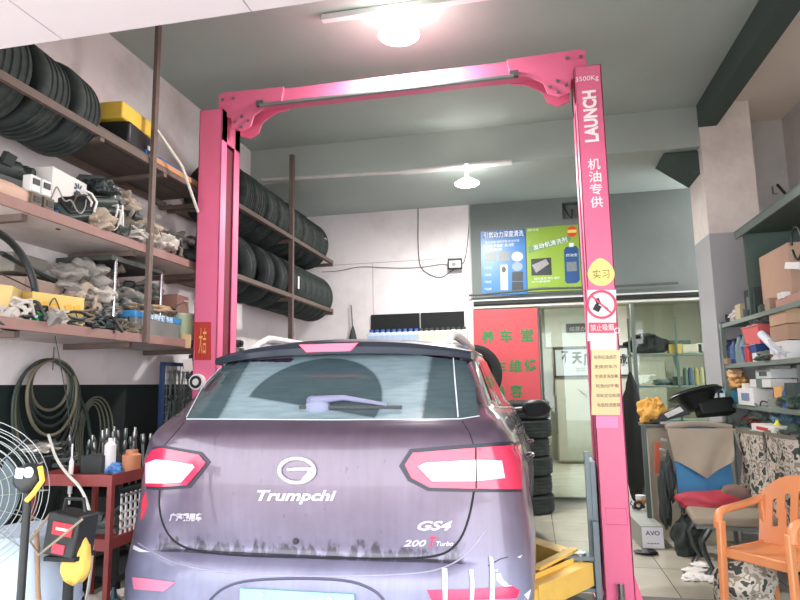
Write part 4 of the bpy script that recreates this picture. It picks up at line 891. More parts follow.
# shelving seen through the glass right of the lift post
yg = 9.1
gs = thing('display_shelf', 'thin green-framed glass shelf unit behind the partition', 'shelf unit', at(668, 385, y=yg))
x0, x1 = at(629, 353, y=yg).x, at(709, 353, y=yg).x; zs = [at(668, 353.5, y=yg).z, at(668, 385.5, y=yg).z, at(668, 420, y=yg).z]
for z in zs: MB().box(x0, x1, yg-.02, yg+.35, z-.025, z).build('shelf_board', C(118, 134, 122, r=.4), gs, w=1)
for x in (x0+.01, x0+.62, x1-.02): MB().box(x-.012, x+.012, yg-.02, yg+.005, 0, zs[0]+.5).build('upright', C(96, 116, 104, r=.4), gs, w=1)
q = at(684, 355, y=yg).x; MB().box(x0+.63, x0+.645, yg, yg+.3, zs[1], zs[0]).build('divider', C(118, 134, 122, r=.4), gs, w=1)
def on_glass(name, kind, px, w_, d_, h_, zi, m, label, cat, dy=.12, rz=0, group=None):
    x = at(px, 370, y=yg+dy).x; mb = MB()
    if kind == 'box': mb.box(-w_/2, w_/2, -d_/2, d_/2, 0, h_)
    if kind == 'blob': mb.blob((0, 0, h_*.45), (w_/2, d_/2, h_/2), int(px), .3, flat=.8)
    if kind == 'can': mb.lathe([(w_/2, 0), (w_/2, h_*.85), (w_*.3, h_*.9), (w_*.3, h_)], (0, 0, 0), 'z', 16)
    return single(name, mb, m, label, cat, (x, yg+dy, zs[zi]), (0, 0, rz), group, bevel=.004 if kind == 'box' else 0)
on_glass('cloth_heap', 'blob', 649, .62, .28, .30, 0, BLACKR, 'heap of black cloth on the top glass shelf behind the partition', 'cloth')
on_glass('carton', 'box', 676, .18, .2, .13, 0, C(220, 184, 90), 'yellow carton beside the black cloth on the top glass shelf', 'box')
on_glass('carton', 'box', 675, .44, .14, .06, 0, C(82, 112, 96), 'flat green box behind the yellow carton on the top glass shelf', 'box', .27)
bpy.data.objects['carton.001'].location.z += .13
on_glass('carton', 'box', 692, .26, .2, .12, 0, C(222, 206, 180), 'cream carton in the middle of the top glass shelf', 'box')
on_glass('carton', 'box', 703.5, .14, .2, .13, 0, C(236, 236, 234), 'white carton at the right end of the top glass shelf', 'box')
on_glass('power_socket', 'box', 637, .12, .05, .14, 1, C(206, 200, 180), 'small cream box at the left end of the second glass shelf', 'box')
on_glass('cable_heap', 'blob', 662, .30, .2, .10, 1, C(96, 110, 104), 'tangle of grey cable on the second glass shelf', 'cable')
on_glass('carton', 'box', 676, .14, .15, .12, 1, C(90, 100, 92), 'dark carton next to the cable tangle on the second glass shelf', 'box')
for i, (px, c, l) in enumerate(((685, (70, 106, 80), 'dark green can'), (690, (60, 96, 132), 'blue can'), (696, (206, 190, 120), 'cream yellow can'), (701, (226, 214, 166), 'pale cream can'), (706, (96, 124, 96), 'grey green can'))):
    on_glass('spray_can', 'can', px, .065, .065, .24, 1, C(*c, r=.4), l+' in the short row on the second glass shelf', 'can')
# ================================================================== LEFT WALL SHELVES
SXF = -2.755                      # front edge of the shelves
SHW = mat('shelf_board_edge', (150, 116, 108), .7, var=.15, scale=12); SHU = mat('shelf_underside', (214, 204, 200), .8, var=.05, dirt=(150, 136, 124), dirt_amt=.4)
DKB = mat('dark_plank', (92, 84, 76), .8, var=.25, scale=10)
ZL, ZM, ZT_ = 1.868, 2.530, 3.215       # front edge heights (middle of the edge)
wsf = thing('storage_shelving', 'long two-level wooden wall shelf with rusty uprights over the hose', 'shelving', (SXF, 3.4, ZL))
for nm, z, y0, y1 in (('shelf_board', ZL, 1.98, 4.95), ('shelf_board', ZM, 1.98, 4.98)):
    mb = MB(); mb.box(XL, SXF, y0, y1, z-.03, z+.01); bd = mb.build(nm, SHU, wsf, w=1)
    MB().box(SXF, SXF+.02, y0, y1, z-.032, z+.032).build('front_edge', SHW, bd, w=1, bevel=.003)
    for y in (2.9, 3.9, 4.85): MB().box(XL+.01, SXF-.02, y-.02, y+.02, z-.07, z-.031).build('bracket', RUST, bd, w=1)
a, c = at(157, 51, x=SXF+.03), at(145, 341, x=SXF+.03)
MB().box(SXF+.02, SXF+.05, a.y-.022, a.y+.022, ZL-.03, HC-.02).build('upright', RUST, wsf, w=1)
# small metal rack standing on the lower shelf
ry0, ry1 = at(62, 250, x=-3.1).y, at(163, 300, x=-2.86).y
mr_ = thing('wire_rack', 'small rack with a dark plate top and chrome posts on the lower shelf', 'rack', (-3.0, (ry0+ry1)/2, ZL+.01))
zr = at(115, 246, x=-2.86).z; ya = at(64, 247, x=-3.2).y; yb2 = at(162, 262, x=-2.82).y; ym = at(114, 300, x=-2.82).y
zr = ZM-.115; MB().box(-3.26, -2.81, ya, yb2+.02, zr-.015, zr+.02).build('top_plate', C(62, 64, 60, r=.7, v=.3), mr_, w=1)
for x, y in ((-3.22, ya+.04), (-2.82, ym), (-2.82, yb2), (-3.22, yb2)): MB().cyl((x, y, ZL+.01), (x, y, zr), .013, n=12).build('post', CHROME, mr_, w=1)
# top rack: angle irons and planks, holding lorry tyres
tr = thing('top_rack', 'high angle iron rack with dark planks near the ceiling on the left', 'rack', (SXF, 3.2, ZT_))
zt3 = at(0, 75, x=SXF).z
MB().beam((SXF, 2.0, zt3), (SXF, 5.05, zt3), .03, .05).build('front_rail', RUST, tr, w=1); MB().beam((XL+.03, 2.0, zt3), (XL+.03, 5.05, zt3), .03, .05).build('wall_rail', RUST, tr, w=1)
yp = at(120, 160, x=SXF).y
for i in range(4): MB().box(XL+.04+i*.135, XL+.04+i*.135+.128, yp-.25, 4.98, zt3+.028, zt3+.045).build('plank', DKB, tr, w=1)
for y in (2.05, yp-.2, 4.2, 5.0): MB().beam((XL+.01, y, zt3-.04), (SXF+.01, y, zt3-.04), .04, .03).build('crossbar', RUST, tr, w=1)
T5 = single('lorry_tyre', tyre_mb(.292, .275, .16), RUBBER, '', 'tyre')
g5 = 'big tyres lying across the top rack'
for i, (y, l) in enumerate(((2.12, 'big ribbed tyre on the top left rack, nearest the street and cut by the frame'), (2.40, 'big ribbed tyre on the top left rack, second from the street'), (2.68, 'big ribbed tyre in the middle of the row on the top left rack'), (2.96, 'big ribbed tyre on the top left rack, last but one before the yellow case'), (3.24, 'big ribbed tyre on the top left rack, right before the yellow case'))):
    o = T5 if i == 0 else T5.copy()
    if i: COL.objects.link(o)
    o.location = (-3.022, y+.06, zt3+.13); o.rotation_euler = (0, 0, R((-8, 6, -4, 7, 10)[i])); tag(o, l, 'tyre', g5)
zz = zt3+.046
def at_shelf(px, x, py=200): return at(px, py, x=x).y
y_ = at(126, 120, x=-2.9).y
single('tool_case', MB().boxc((0, 0, .09), (.30, .34, .18)), BLACK, 'black tool case on the top rack under the yellow one', 'case', (-2.93, y_, zz), (0, 0, R(8)), bevel=.02)
single('tool_case', MB().boxc((0, 0, .065), (.30, .46, .13)), C(236, 196, 74, r=.5), 'yellow case lying on the black tool case, top rack', 'case', (-2.95, y_+.02, zz+.182), (0, 0, R(4)), bevel=.012)
wpts = 0
single('case_sticker', MB().boxc((0, 0, 0), (.004, .06, .07)), WHITE, 'white sticker on the end of the black tool case', 'sticker', (-2.775, y_+.13, zz+.05))
single('board', MB().boxc((0, 0, .02), (.22, 1.15, .035)), C(40, 96, 160, r=.5), 'blue board along the front of the top rack planks', 'board', (-2.87, y_+.62, zz), (0, 0, R(1)), bevel=.003)
single('wooden_strip', MB().boxc((0, 0, .01), (.012, .75, .04)), C(196, 142, 96, r=.7, v=.2), 'thin worn orange brown strip below the blue board', 'board', (-2.742, y_+.45, zz-.02), (0, 0, 0))
single('board', MB().boxc((0, 0, .02), (.28, .9, .03)), C(206, 200, 194, r=.6), 'pale grey board leaning behind the blue board on the top rack', 'board', (-3.10, y_+.75, zz+.08), (0, R(28), 0), bevel=.003)
a, c = at(157, 130, x=-2.70), at(198, 212, x=-2.70); c = at(198, 212, y=4.50)
single('pole', MB().tube([a, a.lerp(c, .5)+Vector((.03, 0, .05)), c], .012), C(206, 200, 186, r=.5), 'pale thin pole slanting from the top rack down to the lift post', 'pole')
# ------------------------------------------------------------------ clutter kinds
GY = [C(138, 134, 128, r=.8, v=.35, scale=14), C(94, 98, 95, r=.6, m=.3, v=.45, scale=18), C(168, 152, 136, r=.85, v=.3, scale=14), C(70, 78, 76, r=.6, v=.5, scale=18), C(112, 100, 86, r=.8, v=.4, scale=14), C(38, 46, 45, r=.5, v=.4, scale=14), C(190, 182, 174, r=.8, v=.2, scale=14)]
def j_part(seed, s=.12):
    rn = random.Random(seed); mb = MB(); k = rn.random()
    mb.cyl((-s*.5, 0, s*.45), (s*.35, 0, s*.5), s*.42, s*.36, 18); mb.cyl((s*.35, 0, s*.5), (s*.5, 0, s*.5), s*.2, n=14); mb.boxc((0, 0, s*.12), (s*1.1, s*.7, s*.22), (0, 0, k))
    for i in range(4):
        a = 2*PI*i/4+k; mb.cyl((-s*.56, s*.3*math.cos(a), s*.46+s*.3*math.sin(a)), (-s*.44, s*.3*math.cos(a), s*.46+s*.3*math.sin(a)), s*.07, n=8)
    mb.tube([(s*.1, s*.25, s*.8), (s*.2, s*.5, s*1.0), (s*.45, s*.6, s*.8), (s*.6, s*.5, s*.35)], s*.1, 10); mb.boxc((-s*.1, -s*.35, s*.75), (s*.3, s*.25, s*.35), (.3, k, .2)); return mb
def j_caliper(seed, s=.12):
    rn = random.Random(seed); mb = MB()
    mb.lathe([(s*.25, -s*.2), (s*.55, -s*.2), (s*.6, 0), (s*.5, s*.2), (s*.25, s*.2)], (0, 0, s*.6), 'y', 20, closed=True); mb.boxc((s*.5, 0, s*.5), (s*.5, s*.3, s*.4), (0, .5, 0)); mb.boxc((-s*.5, 0, s*.3), (s*.4, s*.5, s*.25), (0, -.4, .3))
    mb.cyl((s*.7, -s*.25, s*.5), (s*.7, s*.25, s*.5), s*.14, n=12); mb.tube([(-s*.6, 0, s*.4), (-s*.9, .02, s*.7), (-s*.7, .04, s*1.05)], s*.07, 8); return mb
def j_coil(seed, r=.10, w=.008, turns=4):
    rn = random.Random(seed); pts = [(r*(1+.12*math.sin(3*t+seed))*math.cos(t), r*(.8+.1*math.cos(2*t))*math.sin(t), w+.008*t/2+.02*math.sin(t*1.3+seed)**2) for t in [i*2*PI*turns/(turns*18) for i in range(turns*18)]]
    pts += [(r*1.2, r*.5, .03), (r*1.6, r*.2, .02)]; return MB().tube(pts, w, 6)
def j_bag(seed, r=(.16, .13, .09)):
    return MB().blob((0, 0, r[2]*.75), r, seed, .42, 5, 2.4, .75)
def j_lampunit(seed, s=.2):
    mb = MB(); prof = [(-s*.7, 0, s*.1), (s*.5, 0, 0), (s*.8, 0, s*.35), (s*.45, 0, s*.7), (-s*.5, 0, s*.55)]
    mb.prism([Vector(p)+Vector((0, -s*.3, 0)) for p in prof], (0, s*.55, 0)); mb.cyl((-s*.1, s*.2, s*.35), (-s*.1, s*.45, s*.35), s*.22, s*.15, 18); mb.cyl((s*.4, s*.2, s*.35), (s*.4, s*.4, s*.35), s*.14, n=14); mb.boxc((s*.9, 0, s*.4), (s*.2, s*.1, s*.06)); return mb
def j_box(w_, d_, h_):
    return MB().boxc((0, 0, h_/2), (w_, d_, h_))
def j_pipe(seed, L_=.4, r=.02):
    mb = MB(); mb.tube([(-L_/2, 0, r), (-L_*.2, .02, r+.02), (L_*.2, 0, r+.05), (L_/2, .05, r+.1)], r, 12); mb.cyl((-L_/2-.02, 0, r), (-L_/2+.01, 0, r), r*1.6, n=14); mb.cyl((L_/2-.01, .045, r+.095), (L_/2+.01, .052, r+.105), r*1.5, n=14); return mb
def j_hooks(seed):
    mb = MB()
    for k in (0, .035): mb.tube([(k, 0, .0), (k, -.02, .10), (k+.02, .02, .14), (k+.02, .09, .13), (k+.02, .14, .22), (k+.02, .11, .27)], .0075, 8)
    return mb
def put(name, mb, m, label, cat, px, x, z, rot=(0, 0, 0), py=250, group=None, bevel=0., dz=0):
    """px: the picture column the thing stands in; x: distance plane; z: the board it rests on"""
    p = at(px, py, x=x); return single(name, mb, m, label, cat, (x, p.y, z+dz), rot, group, bevel=bevel)
zm = ZM+.012; zl = ZL+.012
# --- middle shelf, from the street inwards
put('cushion_roll', MB().blob((0, 0, .06), (.08, .24, .075), 4, .1, 3, 2, .9), C(206, 172, 152, r=.85), 'faded pink rolled mat at the street end of the middle shelf', 'mat', 6, -2.86, zm, py=180)
put('gearbox_part', j_part(3, .17), GY[5], 'dark oily engine part behind the pink mat on the middle shelf', 'car part', 10, -3.08, zm, (0, 0, .4), 180, dz=.08)
put('gearbox_part', j_caliper(5, .15), GY[3], 'dark round engine part behind the pink mat, closer to the relay blocks', 'car part', 24, -3.04, zm, (0, 0, 1.2), 180, dz=.06)
rb = []
for i, (px, dz, l) in enumerate(((31, .10, 'upper left white relay block on the middle shelf'), (42, .10, 'upper right white relay block on the middle shelf'), (33, .0, 'lower left grey relay block on the middle shelf'), (46, .0, 'lower right grey relay block on the middle shelf'))):
    t = thing('relay_block', l, 'car part', (-2.80, at(px, 195, x=-2.80).y, zm+dz)); MB().boxc((0, 0, .055), (.06, .075, .10)).build('housing', C(216, 216, 212, r=.5) if i < 2 else GY[4], t, bevel=.006)
    MB().boxc((.032, 0, .068), (.006, .05, .035)).build('connector', BLACK, t); MB().boxc((.032, 0, .02), (.004, .06, .018)).build('paper_label', WHITE, t)
t = thing('carton', 'large white carton with printed marks at the back of the middle shelf', 'box', (-3.05, at(46, 180, x=-3.05).y, zm+.13), .12)
MB().boxc((0, 0, .11), (.34, .36, .22)).build('carton_body', C(226, 220, 214, r=.8, v=.04), t, bevel=.004)
mb = MB(); text_mb(mb, '米', .09, (0.174, .08, .15), (0, 1, 0), (0, 0, 1), .001, .002); mb.build('print_mark', C(70, 84, 110), t)
single('blue_bundle', j_bag(3, (.10, .15, .06)), C(52, 96, 176, r=.6), 'bright blue wrapped bundle in front of the white carton', 'bundle', (-2.93, at(56, 190, x=-2.93).y, zm+.02))
def tray(label, px, x, dz, rot, m, s=1., py=200):
    t = thing('plastic_trim', label, 'car part', (x, at(px, py, x=x).y, zm+dz)); t.rotation_euler = rot
    mb = MB(); mb.prism([(-.12*s, -.20*s, .0), (.12*s, -.22*s, .0), (.14*s, .22*s, .0), (-.10*s, .20*s, 0)], (0, 0, .03)); mb.box(-.10*s, .10*s, -.18*s, .18*s, .03, .09); mb.build('tray_body', m, t, bevel=.012)
    MB().box(-.07*s, .07*s, -.13*s, .13*s, .09, .105).build('raised_panel', BLACK, t, bevel=.006); return t
tray('black plastic airbox cover lying on the middle shelf beside the relay blocks', 72, -2.90, .10, (R(28), R(48), R(16)), C(52, 64, 60, r=.5), 1.0)
tray('grey green plastic tray propped on the middle shelf above the airbox cover', 84, -2.98, .26, (R(20), R(50), R(-4)), C(84, 92, 86, r=.55), 1.0)
for px, x, dz, l, rot in ((76, -2.80, .24, 'pair of bent white rods lying over the grey green tray', (R(-100), 0, R(8))), (106, -2.79, .02, 'pair of bent white hooks standing at the front of the middle shelf', (0, 0, R(80))), (114, -2.79, .10, 'pair of tall bent white hooks right of the first hooks', (R(12), 0, R(70))), (121, -2.80, .12, 'pair of bent white hooks nearest the upright', (R(-14), 0, R(100)))):
    put('rod_hook', j_hooks(1), WHITE, l, 'rod', px, x, zm, rot, 215, dz=dz)
mid = [(66, -3.1, .02, 'b', 3, 0.18, 'crumpled grey bag behind the airbox cover'), (93, -2.86, .0, 'b', 2, 0.16, 'pale crumpled bag before the hooks on the middle shelf'), (100, -3.0, .10, 'p', 3, 0.18, 'dusty pump in the middle of the middle shelf heap'),
       (112, -2.95, .02, 'c', 1, 0.17, 'dusty round bracket in the heap behind the hooks'), (110, -3.10, .22, 'b', 4, 0.16, 'brown dusty bag at the top of the heap behind the hooks'), (121, -3.0, .16, 'p', 0, 0.16, 'pale dusty motor on top of the heap near the upright'),
       (128, -2.92, .0, 'b', 0, 0.17, 'grey cloth bundle left of the upright on the middle shelf'), (133, -2.84, .0, 'k', 6, 0.14, 'pale coiled strap left of the upright on the middle shelf'), (140, -2.98, .06, 'b', 2, 0.20, 'beige crumpled cloth just behind the upright'),
       (158, -2.86, .0, 'b', 6, 0.17, 'pale crumpled cloth right of the upright on the middle shelf'), (166, -2.84, .0, 'p', 4, 0.14, 'small brown pump right of the pale cloth'), (176, -2.90, .0, 'b', 5, 0.18, 'dark crumpled bag near the lift post on the middle shelf'),
       (186, -2.84, .0, 'c', 5, 0.16, 'black bracket beside the lift post on the middle shelf'), (171, -3.05, .15, 'b', 0, 0.17, 'grey sack piled behind the small brown pump'), (192, -3.0, .10, 'b', 3, 0.20, 'dark sack at the inner end of the middle shelf')]
def junk(rows, z, py):
    for px, x, dz, k, ci, s, l in rows:
        mb = {'b': lambda: j_bag(px, (s*.85, s*1.05, s*.65)), 'p': lambda: j_part(px, s), 'c': lambda: j_caliper(px, s), 'k': lambda: j_coil(px, s*.8, .009), 'l': lambda: j_lampunit(px, s), 'o': lambda: j_pipe(px, s*2.6, s*.16)}[k]()
        nm = {'b': 'crumpled_bag', 'p': 'pump', 'c': 'brake_caliper', 'k': 'cable_coil', 'l': 'lamp_unit', 'o': 'hose_pipe'}[k]
        put(nm, mb, GY[ci], l, {'b': 'bag', 'p': 'car part', 'c': 'car part', 'k': 'coil', 'l': 'car part', 'o': 'pipe'}[k], px, x, z, (random.uniform(-.2, .2), random.uniform(-.2, .2), random.uniform(-1.5, 1.5)), py, dz=dz)
mid += [(97, -2.95, .28, 'b', 5, .15, 'dark crumpled bag high in the heap behind the white rods'), (88, -3.05, .38, 'l', 5, .17, 'dark lamp unit on top of the heap near the grey tray'), (104, -2.90, .24, 'c', 3, .15, 'dark bracket above the first white hooks'),
       (118, -3.0, .30, 'b', 2, .15, 'pale beige bag on top of the heap left of the upright'), (128, -3.0, .22, 'c', 1, .14, 'dusty grey bracket high in the heap left of the upright'), (126, -2.86, .10, 'p', 4, .14, 'brown pump low in the heap left of the upright')]
random.seed(21); junk(mid, zm, 225)
mb = MB(); mb.lathe([(.11, -.24), (.125, -.2), (.125, .2), (.11, .24)], (0, 0, .125), 'y', 24); single('canister', mb, C(134, 128, 108, r=.7, v=.2), 'dull olive cylinder lying at the inner end of the middle shelf', 'canister', (-3.03, at(165, 230, x=-3.03).y, zm), (0, 0, .1))
# --- lower shelf
t = thing('carton', 'yellow carton with small printed cars at the street end of the lower shelf', 'box', (-2.86, at(50, 315, x=-2.86).y, zl), R(-14))
MB().boxc((0, 0, .10), (.16, .34, .20)).build('carton_body', C(214, 184, 108, r=.7, v=.06), t, bevel=.004); mb = MB()
for y in (-.11, -.04, .03, .10): mb.boxc((.082, y, .05), (.003, .035, .025))
mb.build('printed_pictures', C(110, 112, 120), t); 
for y in (-.10, -.03, .06, .12): MB().boxc((.082, y, .13), (.003, .045, .03), (.3, 0, 0)).build('printed_mark', C(222, 168, 60), t)
put('carton', j_box(.12, .40, .22), C(206, 180, 118, r=.8, v=.1), 'crumpled yellow carton behind the black hose, far left of the lower shelf', 'box', 8, -3.0, zl, (0, .1, .5), 290, bevel=.006)
mb = MB(); mb.lathe([(.28+.022*math.cos(2*PI*i/10), .022*math.sin(2*PI*i/10)) for i in range(10)], (0, 0, 0), 'x', 48, closed=True); mb.tube([(0, -.27, 0), (.01, 0, .02), (0, .27, -.02)], .004)
p = at(5, 312, x=-2.82); single('hose_ring', mb, BLACK, 'big ring of thick black hose standing on the lower shelf', 'hose', (-2.83, p.y-.03, zl+.24), (0, R(-14), R(8)))
put('amplifier', j_box(.2, .30, .12), C(120, 118, 110, r=.6), 'grey metal box perched high behind the yellow carton', 'box', 16, -3.12, zl, (0, 0, .1), 280, bevel=.006, dz=.34)
put('amplifier', j_box(.2, .36, .10), C(146, 126, 116, r=.6), 'long brown grey box under the perched metal box', 'box', 30, -3.08, zl, (0, .1, .1), 290, bevel=.006, dz=.22)
put('drive_shaft', MB().tube([(0, -.45, 0), (0, .1, .02), (0, .45, 0)], [.016, .018, .014]), GY[5], 'dark metal rod sloping over the back of the lower shelf', 'rod', 50, -3.0, zl, (R(-12), 0, .1), 300, dz=.32)
low = [(12, -2.80, .0, 'p', 6, .10, 'shiny pale pump at the street end of the lower shelf'), (28, -2.80, .0, 'c', 5, .10, 'small dark bracket before the hose ring'), (22, -2.79, .02, 'k', 6, .06, 'small coil of pale wire before the hose ring'), (36, -2.80, .0, 'k', 5, .08, 'coil of black cable before the yellow carton'),
       (44, -2.79, .0, 'l', 0, .12, 'grey lamp unit lying in front of the yellow carton'), (56, -2.80, .0, 'k', 6, .09, 'pale cable coil before the yellow carton'), (53, -2.78, .02, 'b', 0, .07, 'small grey wrapped piece before the yellow carton'), (66, -2.80, .0, 'c', 3, .11, 'dark caliper right of the yellow carton'),
       (72, -2.82, .0, 'k', 5, .12, 'big tangle of black cable right of the yellow carton'), (80, -2.80, .02, 'k', 4, .10, 'brown cable coil in the middle of the lower shelf'), (88, -2.82, .0, 'k', 5, .12, 'black cable tangle in the middle of the lower shelf'), (96, -2.80, .0, 'k', 3, .11, 'grey cable tangle left of the front chrome post'),
       (104, -2.82, .0, 'k', 5, .11, 'black cable coil by the front chrome post'), (110, -2.80, .0, 'c', 3, .09, 'dark caliper at the foot of the chrome post'), (118, -2.83, .0, 'k', 4, .09, 'brown cable coil right of the chrome post'), (70, -2.95, .10, 'b', 2, .14, 'beige bag right behind the yellow carton'),
       (60, -3.05, .30, 'b', 0, .15, 'translucent grey bag on top beside the long rod'), (52, -3.12, .34, 'b', 6, .12, 'pale plastic bag against the white wall, lower shelf'), (76, -3.08, .26, 'p', 0, .15, 'dusty pump in the high heap under the plate rack'), (84, -3.0, .34, 'b', 0, .16, 'large grey bag on top of the heap under the plate rack'),
       (93, -3.02, .36, 'o', 4, .14, 'dusty curved pipe on top of the heap under the plate rack'), (78, -2.92, .16, 'c', 0, .13, 'dusty ring shaped part in the middle of the heap'), (86, -2.90, .20, 'c', 2, .12, 'pale ring shaped part in the middle of the heap'), (92, -2.88, .12, 'p', 2, .12, 'pale dusty alternator at the front of the heap'),
       (99, -2.92, .22, 'b', 6, .12, 'white crumpled bag in the heap left of the chrome post'), (104, -2.95, .30, 'p', 4, .12, 'brown dusty motor in the heap left of the chrome post'), (72, -2.88, .10, 'p', 4, .11, 'brown alternator beside the beige bag'), (82, -2.86, .08, 'c', 4, .11, 'brown caliper low in the heap'),
       (98, -2.87, .08, 'o', 3, .10, 'dark curved pipe low in the heap'), (107, -2.90, .12, 'b', 0, .11, 'small grey bag touching the chrome post'), (121, -3.0, .20, 'b', 0, .17, 'big translucent grey bag right of the front chrome post'), (130, -2.96, .12, 'b', 3, .17, 'grey plastic bag between the chrome post and upright'),
       (136, -3.05, .28, 'b', 1, .17, 'dull grey bag on top between chrome post and upright'), (124, -3.08, .38, 'o', 0, .12, 'grey pipe high behind the chrome post'), (90, -3.15, .40, 'b', 2, .12, 'beige bag at the very back under the plate rack'), (124, -2.85, .0, 'b', 4, .11, 'brown dusty rag left of the blue film box'),
       (160, -3.05, .16, 'b', 3, .15, 'dark bag behind the clear pane right of the upright'), (178, -3.0, .0, 'b', 5, .16, 'black bag in the dark corner by the lift post'), (186, -3.1, .12, 'b', 5, .15, 'black sack at the inner end of the lower shelf')]
junk(low, zl, 300)
put('tape_roll', MB().lathe([(.018, -.02), (.035, -.02), (.035, .02), (.018, .02)], (0, 0, .035), 'x', 20, closed=True), C(40, 150, 100, r=.5), 'small green roll before the yellow carton', 'tape roll', 38, -2.77, zl, py=325)
put('carton', j_box(.05, .09, .06), C(236, 206, 90, r=.7), 'tiny yellow carton in the heap beside the beige bag', 'box', 78, -2.82, zl, (.5, 0, .4), 305, dz=.12, bevel=.003)
put('paper_scrap', j_box(.004, .07, .05), WHITE, 'white paper scrap at the bottom of the cable heap', 'paper', 81, -2.78, zl, (.3, .2, 0), 320, dz=.03)
t = thing('film_box', 'long clear box wrapped in blue printed film beside the upright', 'box', (-2.86, at(150, 320, x=-2.86).y, zl), R(2))
MB().boxc((0, 0, .075), (.16, .62, .15)).build('clear_box', C(126, 132, 128, r=.3, v=.3), t, bevel=.006); MB().boxc((0, 0, .165), (.165, .64, .05)).build('film_band', C(64, 146, 206, r=.4), t, bevel=.008)
mb = MB(); text_mb(mb, '汽车养护膜 专用', .05, (.084, 0, .165), (0, 1, 0), (0, 0, 1), .001, .001); mb.build('print_mark', C(226, 238, 244), t)
put('cloth_rag', j_bag(77, (.12, .34, .05)), C(176, 152, 120, r=.9, v=.2), 'flat brown rag lying over the blue film box', 'cloth', 148, -2.90, zl, (0, 0, 0), 318, dz=.19)
t = thing('paint_tin', 'pale green tin at the inner end of the lower shelf', 'tin', (-2.85, at(182, 325, x=-2.85).y, zl)); MB().lathe([(0, 0), (.10, 0), (.10, .23), (0, .23)], (0, 0, 0), 'z', 28).build('tin_body', C(186, 200, 158, r=.5), t); MB().lathe([(.09, .23), (.103, .23), (.103, .245), (0, .245)], (0, 0, 0), 'z', 28).build('lid', C(214, 214, 196, r=.4), t)
MB().tube([(0, -.1, .22), (.0, -.09, .30), (.02, 0, .35), (0, .09, .30), (0, .10, .22)], .004, 6).build('handle', STEEL, t)
put('carton', j_box(.2, .22, .20), C(182, 134, 118, r=.8), 'brown red carton behind the clear pane, near the lift post', 'box', 172, -3.02, zl, (0, 0, .1), 300, dz=.22, bevel=.004)
put('amplifier', j_box(.24, .24, .21), GY[3], 'dark box that carries the brown red carton on the lower shelf', 'box', 172, -3.04, zl, (0, 0, .1), 300, bevel=.004)
put('hose_pipe', MB().tube([(0, -.2, 0), (.02, -.1, .08), (0, .1, .10), (0, .22, .02), (-.02, .1, -.03), (0, -.1, -.02)], .009), WHITE, 'white loop of tube above the pale green tin', 'tube', 188, -2.95, zl, (0, 0, 0), 300, dz=.30)
# cables and small stuff drooping over the shelf edges
random.seed(77)
cols = [BLACK, C(150, 150, 144), C(96, 78, 62), C(196, 194, 188), BLACK, C(70, 84, 92)]
cn = ['black', 'light grey', 'brown', 'whitish', 'black', 'blue grey']
for i, px in enumerate((18, 40, 62, 76, 90, 101, 113, 127)):
    y = at(px, 300, x=-2.80).y; s_ = random.uniform(.05, .09); pts = [(-2.83, y-.1, zl+.05)]
    for k in range(7): pts.append((-2.80+random.uniform(-.03, .035), y-.1+.045*k, zl+.03+random.uniform(0, .16)))
    wire('%s cable over the scrap %s on the lower shelf' % (cn[i % 6], ('at the street end', 'before the yellow carton', 'right of the yellow carton', 'under the plate rack', 'below the heap of bags', 'left of the front chrome post', 'at the front chrome post', 'left of the upright')[i]), pts, .004+.002*(i % 2), cols[i % 6], name='cable')
for i, px in enumerate((64, 84, 98, 112, 132, 150, 170)):
    y = at(px, 225, x=-2.80).y; pts = [(-2.84, y-.1, zm+.06)]
    for k in range(7): pts.append((-2.80+random.uniform(-.03, .03), y-.1+.05*k, zm+.03+random.uniform(0, .2)))
    wire('%s cable over the scrap %s on the middle shelf' % (cn[(i+1) % 6], ('at the blue bundle', 'on the airbox cover', 'left of the white hooks', 'around the white hooks', 'left of the upright', 'behind the upright', 'near the lift post')[i]), pts, .0045, cols[(i+1) % 6], name='cable')
# dark engine parts at the street end
for px, x, dz, k, s, l in ((4, -3.0, .16, 'p', .20, 'big dark oily part on top of the pink mat end of the middle shelf'), (18, -3.12, .20, 'l', .22, 'dark lamp unit standing behind the pink mat'), (28, -2.98, .14, 'c', .16, 'dark bracket just left of the relay blocks'), (60, -3.0, .10, 'p', .17, 'dark motor right behind the blue bundle')):
    put('engine_part', {'p': j_part, 'l': j_lampunit, 'c': j_caliper}[k](px, s), GY[5] if px != 60 else GY[3], l, 'car part', px, x, zm, (0, 0, px*.3), 185, dz=dz)
# ================================================================== LOWER LEFT CORNER
# hose coil hung under the shelf
yh = at(58, 400, x=-3.25).y
hs = thing('air_hose', 'thick coil of dark air hose hung on the left wall', 'hose', (-3.22, yh, at(58, 360, x=-3.22).z))
c0 = at(57, 402, x=-3.22); kk = (c0-CAM).dot(FWD)/F; random.seed(3); ztop_ = at(57, 360, x=-3.25).z
HOSE = C(54, 66, 60, r=.5, v=.25); HOSE2 = C(124, 120, 98, r=.5, v=.2)
for i in range(8):
    ro = (25+2.6*i)*kk; pts = []
    for k in range(40):
        a = 2*PI*k/40; pts.append((XL+.04+.016*(i % 4)+.02*random.random()*0, c0.y-.03*i*.3+ro*math.sin(a)*1.0, ztop_-ro*(1+.0*i)+ro*math.cos(a)*(1.0 if math.cos(a) > 0 else 1.0+.09*i)))
    MB().tube(pts, .011, 8, True).build('hose_loop', HOSE if i % 3 else HOSE2, hs, w=1)
MB().tube([(XL+.06, c0.y+.15, c0.z+.2), (XL+.09, c0.y+.32, c0.z-.1), (XL+.10, c0.y+.45, c0.z-.6), (XL+.2, c0.y+.62, c0.z-1.05), (XL+.5, c0.y+.7, c0.z-1.35)], .012, 8).build('hose_tail', HOSE, hs, w=1)
MB().tube([(XL+.05, c0.y, c0.z+.22), (XL+.05, c0.y, ZL-.06)], .004, 6).build('hanging_wire', GREYIRON, hs, w=1)
